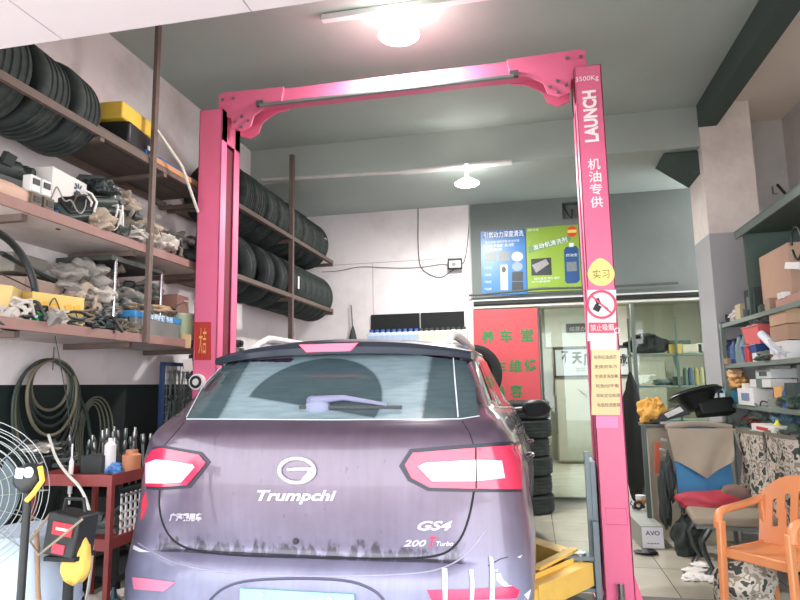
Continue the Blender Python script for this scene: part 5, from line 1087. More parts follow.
hs2 = thing('thin_hose', 'smaller loop of thin hose hung right of the big coil', 'hose', (XL+.04, at(100, 440, x=XL+.04).y, at(95, 400, x=XL).z)); q = at(92, 430, x=XL+.04)
for i in range(4):
    pts = [(XL+.04+.01*i, q.y+(.10+.035*i)*math.sin(2*PI*k/30), q.z-.05+(.24+.02*i)*math.cos(2*PI*k/30)) for k in range(30)]; MB().tube(pts, .006, 6, True).build('hose_loop', C(120, 124, 106, r=.5), hs2, w=1)
# blue framed pegboard rack with hanging tools
YT0, YT1 = at(163, 400, x=-3.1).y, at(200, 400, x=-3.1).y; zt0, zt1 = at(165, 440, x=-3.1).z, at(165, 362, x=-3.1).z
tb = thing('tool_rack', 'blue framed wire grid rack of hand tools behind the car', 'tool rack', (-3.1, YT0, 0))
BF = C(40, 66, 110, r=.5)
mb = MB(); mb.box(-3.13, -3.10, YT0-.02, YT0+.02, .0, zt1); mb.box(-3.13, -3.10, YT1-.02, YT1+.02, 0, zt1); mb.box(-3.13, -3.10, YT0, YT1, zt1-.03, zt1); mb.box(-3.13, -3.10, YT0, YT1, .9, .93); mb.build('frame', BF, tb, w=1)
mb = MB(); y = YT0
while y < YT1: mb.cyl((-3.115, y, .9), (-3.115, y, zt1), .003, n=6); y += .07
z = .95
while z < zt1: mb.cyl((-3.11, YT0, z), (-3.11, YT1, z), .003, n=6); z += .07
mb.build('wire_grid', C(120, 140, 134, r=.4, m=.4), tb, w=1)
def wrench(L_=.2, s=1., m_=STEEL):
    mb = MB(); mb.beam((0, 0, -L_), (0, 0, 0), .016*s, .006); mb.lathe([(.010*s, -.004), (.020*s, -.004), (.020*s, .004), (.010*s, .004)], (0, 0, -L_-.015*s), 'x', 16, closed=True)
    mb.prism([(-.003, -.018*s, .0), (-.003, .018*s, 0), (-.003, .022*s, .03*s), (-.003, .010*s, .03*s), (-.003, .006*s, .015*s), (-.003, -.006*s, .015*s), (-.003, -.010*s, .03*s), (-.003, -.022*s, .03*s)], (.006, 0, 0)); return mb
wp_ = single('spanner', wrench(.18), STEEL, '', 'spanner'); random.seed(5); first = True
for r_ in range(4):
    for i in range(8):
        o = wp_ if first else wp_.copy()
        if not first: COL.objects.link(o)
        first = False; o.location = (-3.085, YT0+.07+(YT1-YT0-.12)*i/7, zt1-.10-.26*r_); o.rotation_euler = (R(random.uniform(-12, 12)), 0, R(90 if False else 0)); o.scale = (1, 1, random.uniform(.7, 1.1))
        tag(o, 'steel spanner hanging in the %s row of the blue tool rack' % ('top', 'second', 'third', 'lowest')[r_], 'spanner', 'spanners in the %s row of the blue tool rack' % ('top', 'second', 'third', 'lowest')[r_])
# tool trolley: shafts standing in holes
ty = at(132, 440, x=-2.75).y; zt4 = at(132, 452, x=-2.75).z
tt = thing('tool_stand', 'dark stand full of upright sockets and screwdrivers by the wall', 'tool stand', (-2.8, ty, 0))
MB().box(-3.05, -2.6, ty-.32, ty+.32, zt4-.245, zt4-.205).build('stand_top', BLACKR, tt, w=1); MB().box(-3.05, -2.6, ty-.32, ty+.32, .30, .34).build('stand_shelf', BLACKR, tt, w=1); MB().box(-3.04, -2.61, ty-.30, ty+.30, zt4-.12, zt4-.105).build('hole_plate', BLACKR, tt, w=1)
for x in (-3.03, -2.62):
    for y in (ty-.30, ty+.30): MB().box(x-.015, x+.015, y-.015, y+.015, 0, zt4-.10).build('leg', BLACKR, tt, w=1)
random.seed(8); K_ = 0
sd = [thing('screwdriver', '', 'tool') for _ in range(1)][0]
MB().cyl((0, 0, 0), (0, 0, .26), .007, n=8).build('shaft', STEEL, sd); MB().lathe([(.007, .26), (.013, .27), (.015, .30), (.011, .335), (0, .335)], (0, 0, 0), 'z', 12).build('tool_head', C(150, 154, 152, r=.25, m=.7, v=.4, scale=60), sd)
for i in range(24):
    o = sd if i == 0 else dup(sd, (0, 0, 0)); r_, q_ = divmod(i, 8)
    o.location = (-2.98+.15*r_, ty-.26+.075*q_+random.uniform(-.01, .01), zt4-.20); o.rotation_euler = (R(random.uniform(-6, 6)), R(random.uniform(-6, 6)), 0); o.scale = (1, 1, random.uniform(.85, 1.1))
    w_ = ('back', 'middle', 'front')[r_]; tag(o, 'steel headed tool standing upright in the %s row of the dark tool stand' % w_, 'tool', 'upright tools in the %s row of the dark stand' % w_)
single('rag', j_bag(31, (.08, .10, .04)), C(96, 146, 206, r=.9), 'light blue crumpled rag on the red trolley beside the car', 'cloth', (-2.45, at(122, 470, x=-2.45).y, at(122, 474, x=-2.45).z))
# red trolley with shelves
ry = at(118, 520, x=-2.35).y; zr0 = at(118, 476, x=-2.35).z
rt = thing('trolley', 'red three-level workshop trolley squeezed between drum and car', 'trolley', (-2.45, ry, 0)); RD_ = C(128, 52, 50, r=.6, v=.3)
for z in (zr0, zr0-.33, .16): 
    mb = MB(); mb.box(-2.70, -2.22, ry-.26, ry+.26, z-.02, z); mb.box(-2.70, -2.69, ry-.26, ry+.26, z, z+.04); mb.box(-2.23, -2.22, ry-.26, ry+.26, z, z+.04); mb.box(-2.70, -2.22, ry-.26, ry-.25, z, z+.04); mb.build('tray', RD_, rt, w=1)
for x in (-2.70, -2.22):
    for y in (ry-.25, ry+.25): MB().box(x-.014, x+.014, y-.014, y+.014, .09, zr0+.04).build('post', RD_, rt, w=1); MB().lathe([(0, -.015), (.045, -.015), (.045, .015), (0, .015)], (x, y, .045), 'x', 16).build('wheel', BLACK, rt, w=1)
tr_items = [('grease_pot', MB().lathe([(0, 0), (.05, 0), (.055, .10), (.035, .11), (.035, .13), (0, .13)], n=18), C(196, 132, 96, r=.5), 'small orange brown pot on the top tray of the red trolley', 'pot', -2.38, 130, 0), ('spray_can', MB().lathe([(0, 0), (.033, 0), (.033, .16), (.015, .18), (.015, .2), (0, .2)], n=18), WHITE, 'white spray can on the top tray of the red trolley', 'can', -2.52, 108, 0),
  ('part_box', j_box(.14, .18, .10), C(60, 66, 66), 'dark box on the top tray of the red trolley', 'box', -2.6, 124, 0), ('plastic_grid', None, WHITE, 'white plastic grid basket standing on the middle tray of the trolley', 'basket', -2.28, 131, 1), ('pump', j_part(4, .13), GY[1], 'grey pump on the middle tray of the red trolley', 'car part', -2.45, 108, 1), ('disc_pack', MB().lathe([(.03, 0), (.10, 0), (.10, .05), (.03, .05)], n=24, closed=True), GY[6], 'pale brake disc on the middle tray of the red trolley', 'brake disc', -2.5, 122, 1),
  ('oil_can', MB().lathe([(0, 0), (.08, 0), (.08, .14), (.02, .18), (.01, .24), (0, .24)], n=18), C(38, 70, 84, r=.4), 'dark teal oil can on the lowest tray of the trolley', 'can', -2.35, 118, 2), ('crumpled_bag', j_bag(9, (.12, .12, .09)), GY[6], 'pale bag on the lowest tray of the trolley', 'bag', -2.5, 128, 2)]
for nm, mb, m_, l, cat, x, px, lv in tr_items:
    if mb is None:
        mb = MB()
        for k in range(5): mb.box(-.004, .004, -.09+.042*k, -.078+.042*k, 0, .24)
        for k in range(6): mb.box(-.004, .004, -.09, .09, .044*k, .044*k+.012)
    z = (zr0, zr0-.33, .16)[lv]; y = min(max(at(px, 500, x=x).y, ry-.16), ry+.16); single(nm, mb, m_, l, cat, (x, y, z+.001))
# drum
yd = 2.35; dr = thing('drum', 'tall pale blue grey drum in the left corner before the trolley', 'drum', (at(30, 560, y=yd).x-.01, yd+.02, 0))
zd = at(30, 527, y=yd).z; rdm = .20
MB().lathe([(0, 0), (rdm, 0), (rdm+.006, .02), (rdm, .04), (rdm, zd*.34), (rdm+.008, zd*.35), (rdm, zd*.36), (rdm, zd*.66), (rdm+.008, zd*.67), (rdm, zd*.68), (rdm, zd-.04), (rdm-.02, zd-.01), (0, zd)], (0, 0, 0), 'z', 48).build('drum_body', C(164, 178, 196, r=.45, v=.08), dr)
MB().tube([(rdm*.7, -.14, zd+.02), (rdm-.02, -.16, zd-.2), (rdm+.02, -.12, zd-.6), (rdm+.05, -.1, .1)], .009, 8).build('drain_hose', C(140, 112, 84), dr)
# yellow bag hung by the drum, charger with red labels
yb_ = 2.22
p = at(62, 537, y=yb_); ch = thing('battery_charger', 'black battery charger box with red labels standing by the drum', 'charger', p)
zc = at(62, 557, y=yb_).z; hh = at(62, 514, y=yb_).z-zc; st_x = p.x
MB().boxc((0, 0.05, zc-p.z+hh/2), (.145, .12, hh), (0, R(8), 0)).build('housing', BLACK, ch, bevel=.008); MB().boxc((.01, -.012, zc-p.z+hh*.66), (.09, .004, hh*.3), (0, R(8), 0)).build('red_label', C(206, 52, 62), ch); MB().boxc((-.005, -.012, zc-p.z+hh*.2), (.055, .004, hh*.22), (0, R(8), 0)).build('red_label', C(214, 60, 80), ch)
mb = MB(); mb.boxc((.01, -.0155, zc-p.z+hh*.66), (.055, .002, .010), (0, R(8), 0)); mb.build('print_mark', WHITE, ch)
MB().tube([(-.06, 0, zc-p.z+hh), (-.11, -.04, zc-p.z+hh*.4), (-.04, -.07, zc-p.z+hh*.15), (.05, -.05, zc-p.z+hh*.6), (.09, 0, zc-p.z+hh*.9)], .005, 8).build('cable', C(140, 128, 108), ch)
MB().tube([(-.04, .05, zc-p.z+hh), (-.03, .05, zc-p.z+hh+.05), (.05, .05, zc-p.z+hh+.05), (.06, .05, zc-p.z+hh)], .008, 8).build('handle', BLACK, ch)
stn = thing('charger_stand', 'slim dark iron stand under the battery charger', 'stand', (st_x, yb_+.05, 0)); MB().boxc((0, .0, zc-.008), (.14, .12, .016)).build('stand_top', BLACKR, stn); MB().cyl((0, 0, 0.02), (0, 0, zc-.014), .02, n=12).build('pole', BLACKR, stn); MB().cyl((0, 0, 0), (0, 0, .02), .12, n=24).build('foot_plate', BLACKR, stn)
p = at(77, 560, y=2.27); hb = at(77, 535, y=2.27).z-at(77, 589, y=2.27).z
mb = MB(); mb.blob((0, 0, 0), (.060, .05, hb/2), 6, .22, 4, 1.8); single('yellow_cloth', mb, C(214, 172, 84, r=.85, v=.12), 'yellow cloth bag hanging below the battery charger', 'bag', p)
# work lamp on a pole (near left)
yw_ = 2.02; p = at(30, 478, y=yw_); pb_ = at(26, 600, y=yw_)
wl = thing('work_lamp', 'black work lamp with two painted pale reflections on a thin black pole', 'work lamp', (p.x, yw_, 0))
mb = MB(); mb.blob((0, 0, p.z), (.058, .05, .055), 5, .06, 3); mb.v = [Vector((v.x, max(v.y, -.036), v.z)) for v in mb.v]; mb.build('lamp_head', BLACK, wl)
k2 = yw_/F; MB().boxc((-.012, -.038, p.z+.022), (.034, .006, .038), (0, .1, 0)).build('reflector', mat('pale_reflection', (214, 232, 250), .12, var=.03), wl, bevel=.003); MB().lathe([(0, -.006), (.018, -.006), (.02, 0), (0, 0)], (.028, -.038, p.z+.026), 'y', 20).build('reflector', mat('pale_reflection', (214, 232, 250), .12), wl)  # pale plates paint in the white reflections on the lamp face
mb = MB(); mb.tube([(.058, -.02, p.z+.045), (.072, -.02, p.z-.005), (.045, -.03, p.z-.05), (.02, -.03, p.z-.075)], .009, 8); mb.build('handle', C(240, 196, 70, r=.5), wl)
MB().cyl((-.012, 0, .03), (-.005, 0, p.z-.05), .014, n=14).build('pole', BLACK, wl); MB().lathe([(.15, 0), (.15, .015), (.03, .035), (0, .035)], (-.012, 0, 0), 'z', 28).build('foot_plate', BLACK, wl)
# big floor fan
yf_ = 1.95; p = at(-40, 497, y=yf_); fan = thing('pedestal_fan', 'large black pedestal fan with a wire guard at the left edge', 'fan', (p.x, yf_, 0)); rf_ = .285; fan.rotation_euler = (0, 0, R(38))
mb = MB(); FW = C(150, 158, 156, r=.35, m=.5)
for i in range(13):
    r_ = .03+(rf_-.03)*i/12; yy_ = -.05+.05*(r_/rf_)**2.2; mb.tube([(r_*math.cos(2*PI*k/44), yy_, p.z+r_*math.sin(2*PI*k/44)) for k in range(44)], .0016, 5, True)
for i in range(16):
    a = 2*PI*i/16; mb.tube([(r_*math.cos(a), -.05+.05*(r_/rf_)**2.2+.002, p.z+r_*math.sin(a)) for r_ in (.03, .10, .16, rf_)], .0018, 5)
mb.build('front_guard', FW, fan)
mb = MB()
for i in range(8):
    r_ = .05+(rf_-.05)*i/7; yy_ = .11-.11*(r_/rf_)**2.2; mb.tube([(r_*math.cos(2*PI*k/44), yy_+.002, p.z+r_*math.sin(2*PI*k/44)) for k in range(44)], .0016, 5, True)
for i in range(16):
    a = 2*PI*i/16; mb.tube([(r_*math.cos(a), .11-.11*(r_/rf_)**2.2, p.z+r_*math.sin(a)) for r_ in (.05, .11, .16, rf_)], .0018, 5)
mb.build('rear_guard', FW, fan)
for i in range(3):
    def fn(u, v, i=i):
        a = 2*PI*i/3+(v-.5)*1.1*(.4+u); r_ = .03+.155*u; return (r_*math.cos(a), .02+.03*(v-.5), p.z+r_*math.sin(a))
    MB().sheet(fn, 6, 6, .003).build('blade', C(66, 84, 92, r=.35), fan)
MB().lathe([(0, -.01), (.03, -.008), (.035, .03), (.06, .08), (.06, .17), (.03, .19), (0, .19)], (0, 0, p.z), 'y', 24).build('motor', BLACK, fan); MB().cyl((0, .13, .03), (0, .13, p.z-.04), .018, n=14).build('pole', BLACK, fan); MB().lathe([(.15, 0), (.15, .02), (.04, .045), (0, .045)], (0, .13, 0), 'z', 32).build('foot_plate', BLACK, fan)
# dark work bench behind fan and drum
bench = thing('bench', 'dark steel bench along the left wall under the hose coil', 'bench', (-3.0, 3.05, 0)); zb3 = 1.00
MB().box(XL+.12, -2.75, 2.35, 3.42, zb3-.04, zb3).build('bench_top', BLACKR, bench, w=1)
for x in (XL+.15, -2.79):
    for y in (2.4, 3.38): MB().box(x-.025, x+.025, y-.025, y+.025, 0, zb3-.04).build('leg', BLACKR, bench, w=1)
MB().box(XL+.13, -2.80, 2.4, 3.38, .28, .30).build('bench_shelf', BLACKR, bench, w=1)
bi = [(54, -2.85, 'p', 5, .16, 'dark oily motor on the steel bench under the hose coil'), (42, -2.95, 'c', 5, .16, 'dark caliper on the steel bench at the street end'), (66, -2.83, 'k', 3, .12, 'grey cable coil on the steel bench'), (74, -2.95, 'b', 5, .17, 'black bag on the steel bench beneath the thin hose'), (84, -2.85, 'p', 3, .14, 'grey pump at the inner end of the steel bench'), (92, -2.9, 'k', 5, .13, 'black cable coil at the inner end of the steel bench')]
for px, x, k, ci, s, l in bi:
    y = min(max(at(px, 470, x=x).y, 2.45), 3.30); mb = {'p': j_part, 'c': j_caliper}[k](px, s) if k in 'pc' else j_coil(px, s, .008) if k == 'k' else j_bag(px, (s, s, s*.7))
    single({'p': 'pump', 'c': 'brake_caliper', 'k': 'cable_coil', 'b': 'crumpled_bag'}[k], mb, GY[ci], l, 'car part', (x, y, zb3+.002), (0, 0, px))
mb = MB(); mb.blob((0, 0, .03), (.10, .10, .03), 8, .4, 4, 3, .8); single('foil_wrap', mb, C(190, 186, 178, r=.25, m=.6, v=.3), 'crumpled silver foil on the black box on the bench', 'foil', (-2.86, at(42, 448, x=-2.86).y, zb3+.135))
single('speaker_box', j_box(.22, .24, .13), BLACK, 'black box carrying the silver foil on the steel bench', 'box', (-2.88, at(42, 455, x=-2.88).y, zb3+.002), bevel=.01)
# syringe-like white gauge, hanging tube lights
q = at(70, 490, x=-2.62); single('gauge_tube', MB().lathe([(0, 0), (.006, 0), (.006, .06), (.013, .06), (.013, .24), (.005, .26), (.005, .34), (0, .34)], n=14), WHITE, 'white narrow tube gauge hanging above the battery charger', 'gauge', (q.x, q.y, q.z-.08))
single('hanging_string', MB().tube([(q.x, q.y, q.z+.25), (q.x-.05, q.y, q.z+.5), (-2.78, q.y, ZL-.04)], .003), BLACK, 'thin black cord holding the white tube gauge', 'cord')
wire('white tube trailing from the trolley to the floor beside the car', [(-2.75, 3.15, 1.25), (-2.55, 3.0, 1.1), (-2.25, 2.9, .95), (-2.18, 2.85, .55), (-2.3, 2.8, .02)], .008, C(190, 190, 180), name='tube', cat='tube')
# ================================================================== RIGHT SIDE
XF = 1.90
GRS = C(74, 92, 84, r=.55, v=.2); GRL = C(118, 132, 124, r=.5, v=.15)
zA = (at(715, 327, x=XF).z+at(800, 300, x=XF).z)/2; zC = at(737, 237, x=XF).z
zB = at(724, 365, x=XF).z; zD = at(724, 403, x=XF).z; zE = at(735, 432, x=XF).z
rk = thing('storage_rack', 'green grey steel storage rack full of boxes along the right wall', 'rack', (2.2, 5.6, 0))
for z, y1 in ((zA, 6.84), (zB, 6.80), (zD, 6.80), (zE, 6.80)):
    b_ = MB().box(XF+.02, 2.55, 3.9, y1, z-.02, z).build('shelf_board', GRL, rk, w=1); MB().box(XF, XF+.02, 3.9, y1, z-.035, z+.005).build('front_edge', GRL, b_, w=1, bevel=.002)
for y in (6.74, 4.35):
    for x in (XF+.01, 2.52): MB().box(x-.02, x+.02, y-.02, y+.02, 0, zA+.02).build('upright', GRL, rk, w=1)
cb = thing('top_cabinet', 'open green steel cabinet standing on the right rack', 'cabinet', (2.25, 5.1, zA))
yE = at(748, 270, x=XF+.03).y
MB().box(XF-.02, 2.56, 3.9, yE+.12, zC, zC+.05).build('top_panel', GRS, cb, w=1, bevel=.004); MB().box(XF-.035, XF-.02, 3.9, yE+.05, zC-.035, zC+.02).build('front_edge', C(92, 104, 98, r=.5), cb, w=1)
MB().box(XF+.02, 2.55, yE, yE+.02, zA+.001, zC).build('end_panel', GRS, cb, w=1); MB().box(2.53, 2.55, 3.9, yE, zA+.001, zC).build('back_panel', GRS, cb, w=1)
q = at(771, 240, x=2.05).y; MB().box(2.38, 2.41, q, q+.03, zA, zC).build('post', C(52, 62, 58), cb, w=1)
def rp(name, mb, m, label, cat, px, x, z, rot=(0, 0, 0), py=330, bevel=0., dz=0., group=None):
    p = at(px, py, x=x); return single(name, mb, m, label, cat, (x, p.y, z+.002+dz), rot, group, bevel=bevel)
def carton(label, px, x, z, dx, dy, dz_, col, rot=0, py=330, lab=None, dz=0., tape=True):
    t = thing('carton', label, 'box', (x, at(px, py, x=x).y, z+.002+dz), rot); MB().boxc((0, 0, dz_/2), (dx, dy, dz_)).build('carton_body', C(*col, r=.8, v=.06), t, bevel=.004)
    if lab: MB().boxc((-dx/2-.001, 0, dz_*.5), (.003, dy*.5, dz_*.45)).build('printed_panel', C(*lab, r=.6, v=.1), t)
    return t
carton('tall cardboard box in the green cabinet at the right edge', 800, 2.20, zA, .40, .62, .50, (186, 152, 130), py=260)
mb = MB(); mb.tube([(0, .2*math.cos(a/10)*.45, .12*math.sin(a/10)) for a in range(0, 63, 4)], .010, 8); single('handle_loop', mb, BLACK, 'black loop handle hung before the tall cardboard box', 'handle', (1.93, at(797, 245, x=1.93).y, at(797, 243, x=1.93).z))
rp('paper_stack', j_box(.10, .16, .05), WHITE, 'white folded paper below the black loop handle, right edge', 'paper', 797, 1.95, zA, (.2, .1, .2), py=262, dz=.24)
carton('flat pink brown box before the tall cardboard box', 796, 1.985, zA, .12, .50, .07, (190, 146, 132), py=290)
rp('carton', j_box(.06, .10, .05), WHITE, 'tiny pale box on the edge of the right rack beside the pink brown box', 'box', 783, 1.94, zA, py=288, bevel=.003, dz=.06)
carton('black box with white print at the inner end of the green cabinet', 759, 2.02, zA, .16, .26, .25, (44, 56, 56), py=298, lab=(96, 112, 108))
t = carton('cream box at the inner end of the top rack shelf, outside the cabinet', 745, 1.98, zA, .14, .14, .14, (196, 184, 152), py=305)
rp('crumpled_bag', j_bag(51, (.08, .12, .06)), C(206, 202, 196), 'white crumpled bag beside the cream box on the top rack shelf', 'bag', 738, 1.97, zA, py=310)
rp('pump', j_part(8, .09), GY[5], 'dark small pump left of the white bag on the top rack shelf', 'car part', 730, 1.96, zA, (0, 0, 1), py=312)
rp('tape_roll', MB().lathe([(.02, 0), (.045, 0), (.045, .03), (.02, .03)], n=18, closed=True), GY[3], 'grey roll at the very end of the top rack shelf by the pillar', 'tape roll', 723, 1.96, zA, py=315)
# second level
for i, (px, l) in enumerate(((726, 'blue bottle at the inner end of the second rack shelf'), (730, 'second blue bottle from the pillar on the second rack shelf'), (735, 'third blue bottle from the pillar on the second rack shelf'))):
    t = thing('coolant_bottle', l, 'bottle', (1.97, at(px, 350, x=1.97).y, zB+.002)); MB().lathe([(0, 0), (.042, 0), (.045, .03), (.045, .17), (.018, .21), (.018, .23), (0, .23)], n=18).build('bottle_body', C(40, 72, 124, r=.3), t); MB().cyl((0, 0, .225), (0, 0, .25), .02, n=14).build('cap', BLACK, t); MB().lathe([(.046, .05), (.046, .14)], n=18).build('paper_label', C(74, 110, 150, r=.5), t)
for i, (px, l) in enumerate(((741, 'clear grey bottle right of the blue bottles on the second rack shelf'), (746, 'second clear grey bottle beside the red bin on the second rack shelf'))):
    t = thing('water_bottle', l, 'bottle', (1.98, at(px, 350, x=1.98).y, zB+.002)); MB().lathe([(0, 0), (.05, 0), (.052, .05), (.048, .10), (.052, .17), (.02, .24), (.02, .26), (0, .26)], n=18).build('bottle_body', C(128, 146, 152, r=.15), t); MB().cyl((0, 0, .255), (0, 0, .275), .022, n=14).build('cap', C(70, 90, 120), t)
rp('carton', j_box(.05, .10, .06), CARD, 'tiny brown box in front of the blue bottles on the second rack shelf', 'box', 728, 1.915, zB, py=358, bevel=.003)
def bin_(label, px, x, z, dx, dy, h, col, py, dz=0):
    t = thing('plastic_bin', label, 'bin', (x, at(px, py, x=x).y, z+.002+dz)); mb = MB(); m_ = C(*col, r=.5, v=.08); th = .006
    mb.boxc((0, 0, th/2), (dx*.85, dy*.85, th))
    for s in (-1, 1):
        mb.prism([(s*dx*.425, -dy*.425, 0), (s*dx*.5, -dy*.5, h), (s*dx*.5, dy*.5, h), (s*dx*.425, dy*.425, 0)], (-s*th, 0, 0)); mb.prism([(-dx*.425, s*dy*.425, 0), (-dx*.5, s*dy*.5, h), (dx*.5, s*dy*.5, h), (dx*.425, s*dy*.425, 0)], (0, -s*th, 0))
    mb.build('bin_body', m_, t); mb = MB(); mb.tube([(-dx/2, -dy/2, h), (dx/2, -dy/2, h), (dx/2, dy/2, h), (-dx/2, dy/2, h)], .008, 6, True); mb.build('rim', m_, t); return t
bin_('blue plastic bin under the red one on the second rack shelf', 764, 2.06, zB, .26, .40, .15, (46, 84, 146), 350); bin_('coral red plastic bin stacked on the blue bin', 766, 2.06, zB, .26, .42, .16, (222, 104, 104), 335, .155)
rp('crumpled_bag', j_bag(52, (.13, .18, .07)), C(150, 156, 150, r=.5), 'greyish plastic bag heaped on the coral red bin', 'bag', 765, 2.06, zB, py=325, dz=.29)
rp('paper_roll', MB().cyl((0, -.2, 0), (0, .2, .16), .035, n=18), C(210, 214, 224), 'white paper roll slanting before the red and blue bins', 'paper roll', 772, 1.915, zB, (R(4), 0, 0), py=350, dz=.05)
rp('paper_roll', MB().cyl((0, -.2, 0), (0, .2, .14), .025, n=18), C(176, 184, 190), 'grey paper roll lying below the white slanting roll', 'paper roll', 778, 1.91, zB, (0, 0, 0), py=356, dz=.03)
carton('upper brown cardboard box on the second rack shelf, right edge', 796, 2.04, zB, .24, .34, .13, (190, 158, 130), py=335, dz=.27)
carton('lower brown cardboard box on the second rack shelf, right edge', 797, 2.04, zB, .24, .36, .12, (168, 136, 112), py=345, dz=.145)
carton('white carton under the two brown boxes, right edge of the rack', 795, 2.02, zB, .24, .34, .14, (220, 218, 216), py=352, lab=(150, 156, 160))
rp('crumpled_bag', j_bag(53, (.12, .3, .05)), C(92, 106, 96), 'dark green cloth lying along the second rack shelf edge', 'cloth', 775, 1.99, zB-.0, py=365)
# third level
rp('crumpled_bag', j_bag(54, (.09, .16, .09)), C(206, 160, 100), 'orange brown crumpled paper heap on the third rack shelf', 'paper', 737, 2.0, zD, py=380, dz=.13); rp('crumpled_bag', j_bag(58, (.07, .10, .06)), C(222, 186, 140), 'pale brown paper ball on top of the orange brown heap', 'paper', 735, 1.98, zD, py=372, dz=.25)
carton('pale blue and white box at the inner end of the third rack shelf', 731, 1.98, zD, .16, .34, .13, (84, 170, 200), py=396, lab=(214, 226, 230))
carton('white box with printed panel in the middle of the third rack shelf', 755, 1.97, zD, .16, .42, .15, (222, 222, 220), py=396, lab=(120, 140, 168))
carton('long white box lying on top of the printed white box', 772, 2.03, zD, .2, .5, .07, (206, 208, 204), py=378, dz=.16); carton('second white box stacked above the long white one', 775, 2.06, zD, .2, .36, .08, (190, 196, 194), py=368, dz=.235, lab=(70, 84, 84))
carton('small orange box on the third rack shelf at the right', 784, 1.95, zD, .10, .16, .09, (220, 166, 96), py=388, dz=.08); carton('grey cardboard box under the small orange box', 786, 1.99, zD, .16, .34, .075, (120, 128, 116), py=396)
rp('crumpled_bag', j_bag(55, (.12, .22, .08)), C(70, 88, 78), 'dark green bag on the third rack shelf, right edge', 'bag', 797, 2.0, zD, py=395)
# work surface level
carton('white and red flat box lying at the front of the lowest rack shelf', 775, 1.96, zE, .2, .52, .06, (226, 220, 216), py=424, lab=(206, 62, 60), dz=.06); carton('pale grey flat box under the white and red one', 772, 1.98, zE, .22, .46, .055, (176, 184, 182), py=430)
for px, x, dz, ci, s, l in ((744, 1.98, 0, (96, 112, 104), .11, 'grey green bag at the inner end of the lowest rack shelf'), (752, 2.05, .05, (178, 96, 100), .10, 'dull red cloth behind the flat boxes'), (763, 2.1, .12, (140, 152, 146), .13, 'pale grey cloth heap behind the flat boxes'), (788, 2.05, .12, (84, 116, 132), .13, 'teal cloth on the lowest rack shelf, right side'), (798, 1.97, .0, (62, 78, 70), .13, 'dark cloth at the right edge of the lowest rack shelf'), (783, 2.1, .16, (190, 190, 182), .10, 'white rag above the teal cloth')):
    rp('cloth_rag', j_bag(px, (s*.8, s*1.3, s*.6)), C(*ci, r=.85, v=.2), l, 'cloth', px, x, zE, py=425, dz=dz)
rp('glove', j_bag(61, (.07, .13, .045)), C(222, 196, 84, r=.7), 'yellow work glove hanging over the lowest rack shelf edge', 'glove', 742, 1.90, zE, (0, .4, 0), py=432, dz=-.03); rp('glove', j_bag(62, (.06, .11, .04)), C(222, 196, 70, r=.7), 'second yellow glove right of the first', 'glove', 753, 1.90, zE, (0, .4, .5), py=434, dz=-.03)
# more small goods on the rack
random.seed(31)
more = [(752, zA, .0, (.10, .12, .08), (96, 110, 104), 'small grey green box before the black box'), (768, zA, .0, (.09, .16, .07), (70, 78, 72), 'small dark box right of the black box'), (776, zA, .0, (.08, .14, .10), (160, 132, 112), 'small brown box left of the pink brown box'),
  (757, zB, .0, (.06, .10, .08), (226, 222, 210), 'small white box before the blue bin'), (786, zB, .0, (.08, .16, .06), (80, 96, 90), 'dark green box at the foot of the paper rolls'), (750, zB, .0, (.05, .06, .10), (196, 64, 60), 'tiny red box before the clear bottles'),
  (746, zD, .135, (.12, .16, .06), (234, 226, 206), 'cream box on top of the printed white box, inner end'), (762, zD, .155, (.10, .14, .08), (98, 116, 110), 'grey green box left of the long white box'), (726, zD, .135, (.10, .12, .07), (150, 92, 62), 'brown box on the pale blue and white box'),
  (744, zD, .0, (.05, .08, .06), (230, 190, 80), 'tiny yellow box before the printed white box'), (793, zD, .10, (.12, .16, .10), (62, 78, 74), 'dark box right of the small orange box'), (768, zD, .0, (.04, .10, .05), (70, 140, 190), 'tiny blue box under the long white box'),
  (738, zE, .0, (.10, .14, .06), (70, 150, 170), 'small teal box above the first glove'), (760, zE, .0, (.06, .12, .05), (232, 226, 214), 'small white box between the two gloves and flat boxes'), (790, zE, .0, (.07, .16, .06), (56, 62, 60), 'small dark box below the teal cloth')]
for px, z, dz, d3, c3, l in more:
    rp('carton', j_box(*d3), C(*c3, r=.7), l, 'box', px, 1.925+d3[0]/2, z, (0, 0, random.uniform(-.3, .3)), py=340, bevel=.003, dz=dz)
for i, (px, z, l) in enumerate(((748, zB, 'small spray can before the red bin'), (781, zD, 'small spray can beside the orange box'), (770, zE, 'small spray can standing before the flat boxes'))):
    rp('spray_can', MB().lathe([(0, 0), (.028, 0), (.028, .13), (.012, .15), (.012, .17), (0, .17)], n=16), C(*((200, 60, 60), (60, 110, 170), (210, 210, 60))[i], r=.3), ('red', 'blue', 'yellow')[i]+' '+l, 'can', px, 1.93, z, py=350)
for i, (px, z) in enumerate(((727, zE), (757, zD), (783, zE))):
    y = at(px, 420, x=1.9).y; pts = [(1.93, y-.2, z+.04)]+[(1.90+random.uniform(-.02, .02), y-.2+.07*k, z+random.uniform(-.06, .06)) for k in range(1, 7)]
    wire('thin dark cable drooping over the %s of the right rack' % ('inner end of the lowest shelf', 'middle of the third shelf', 'right part of the lowest shelf')[i], pts, .006, C(50, 60, 56), name='cable')
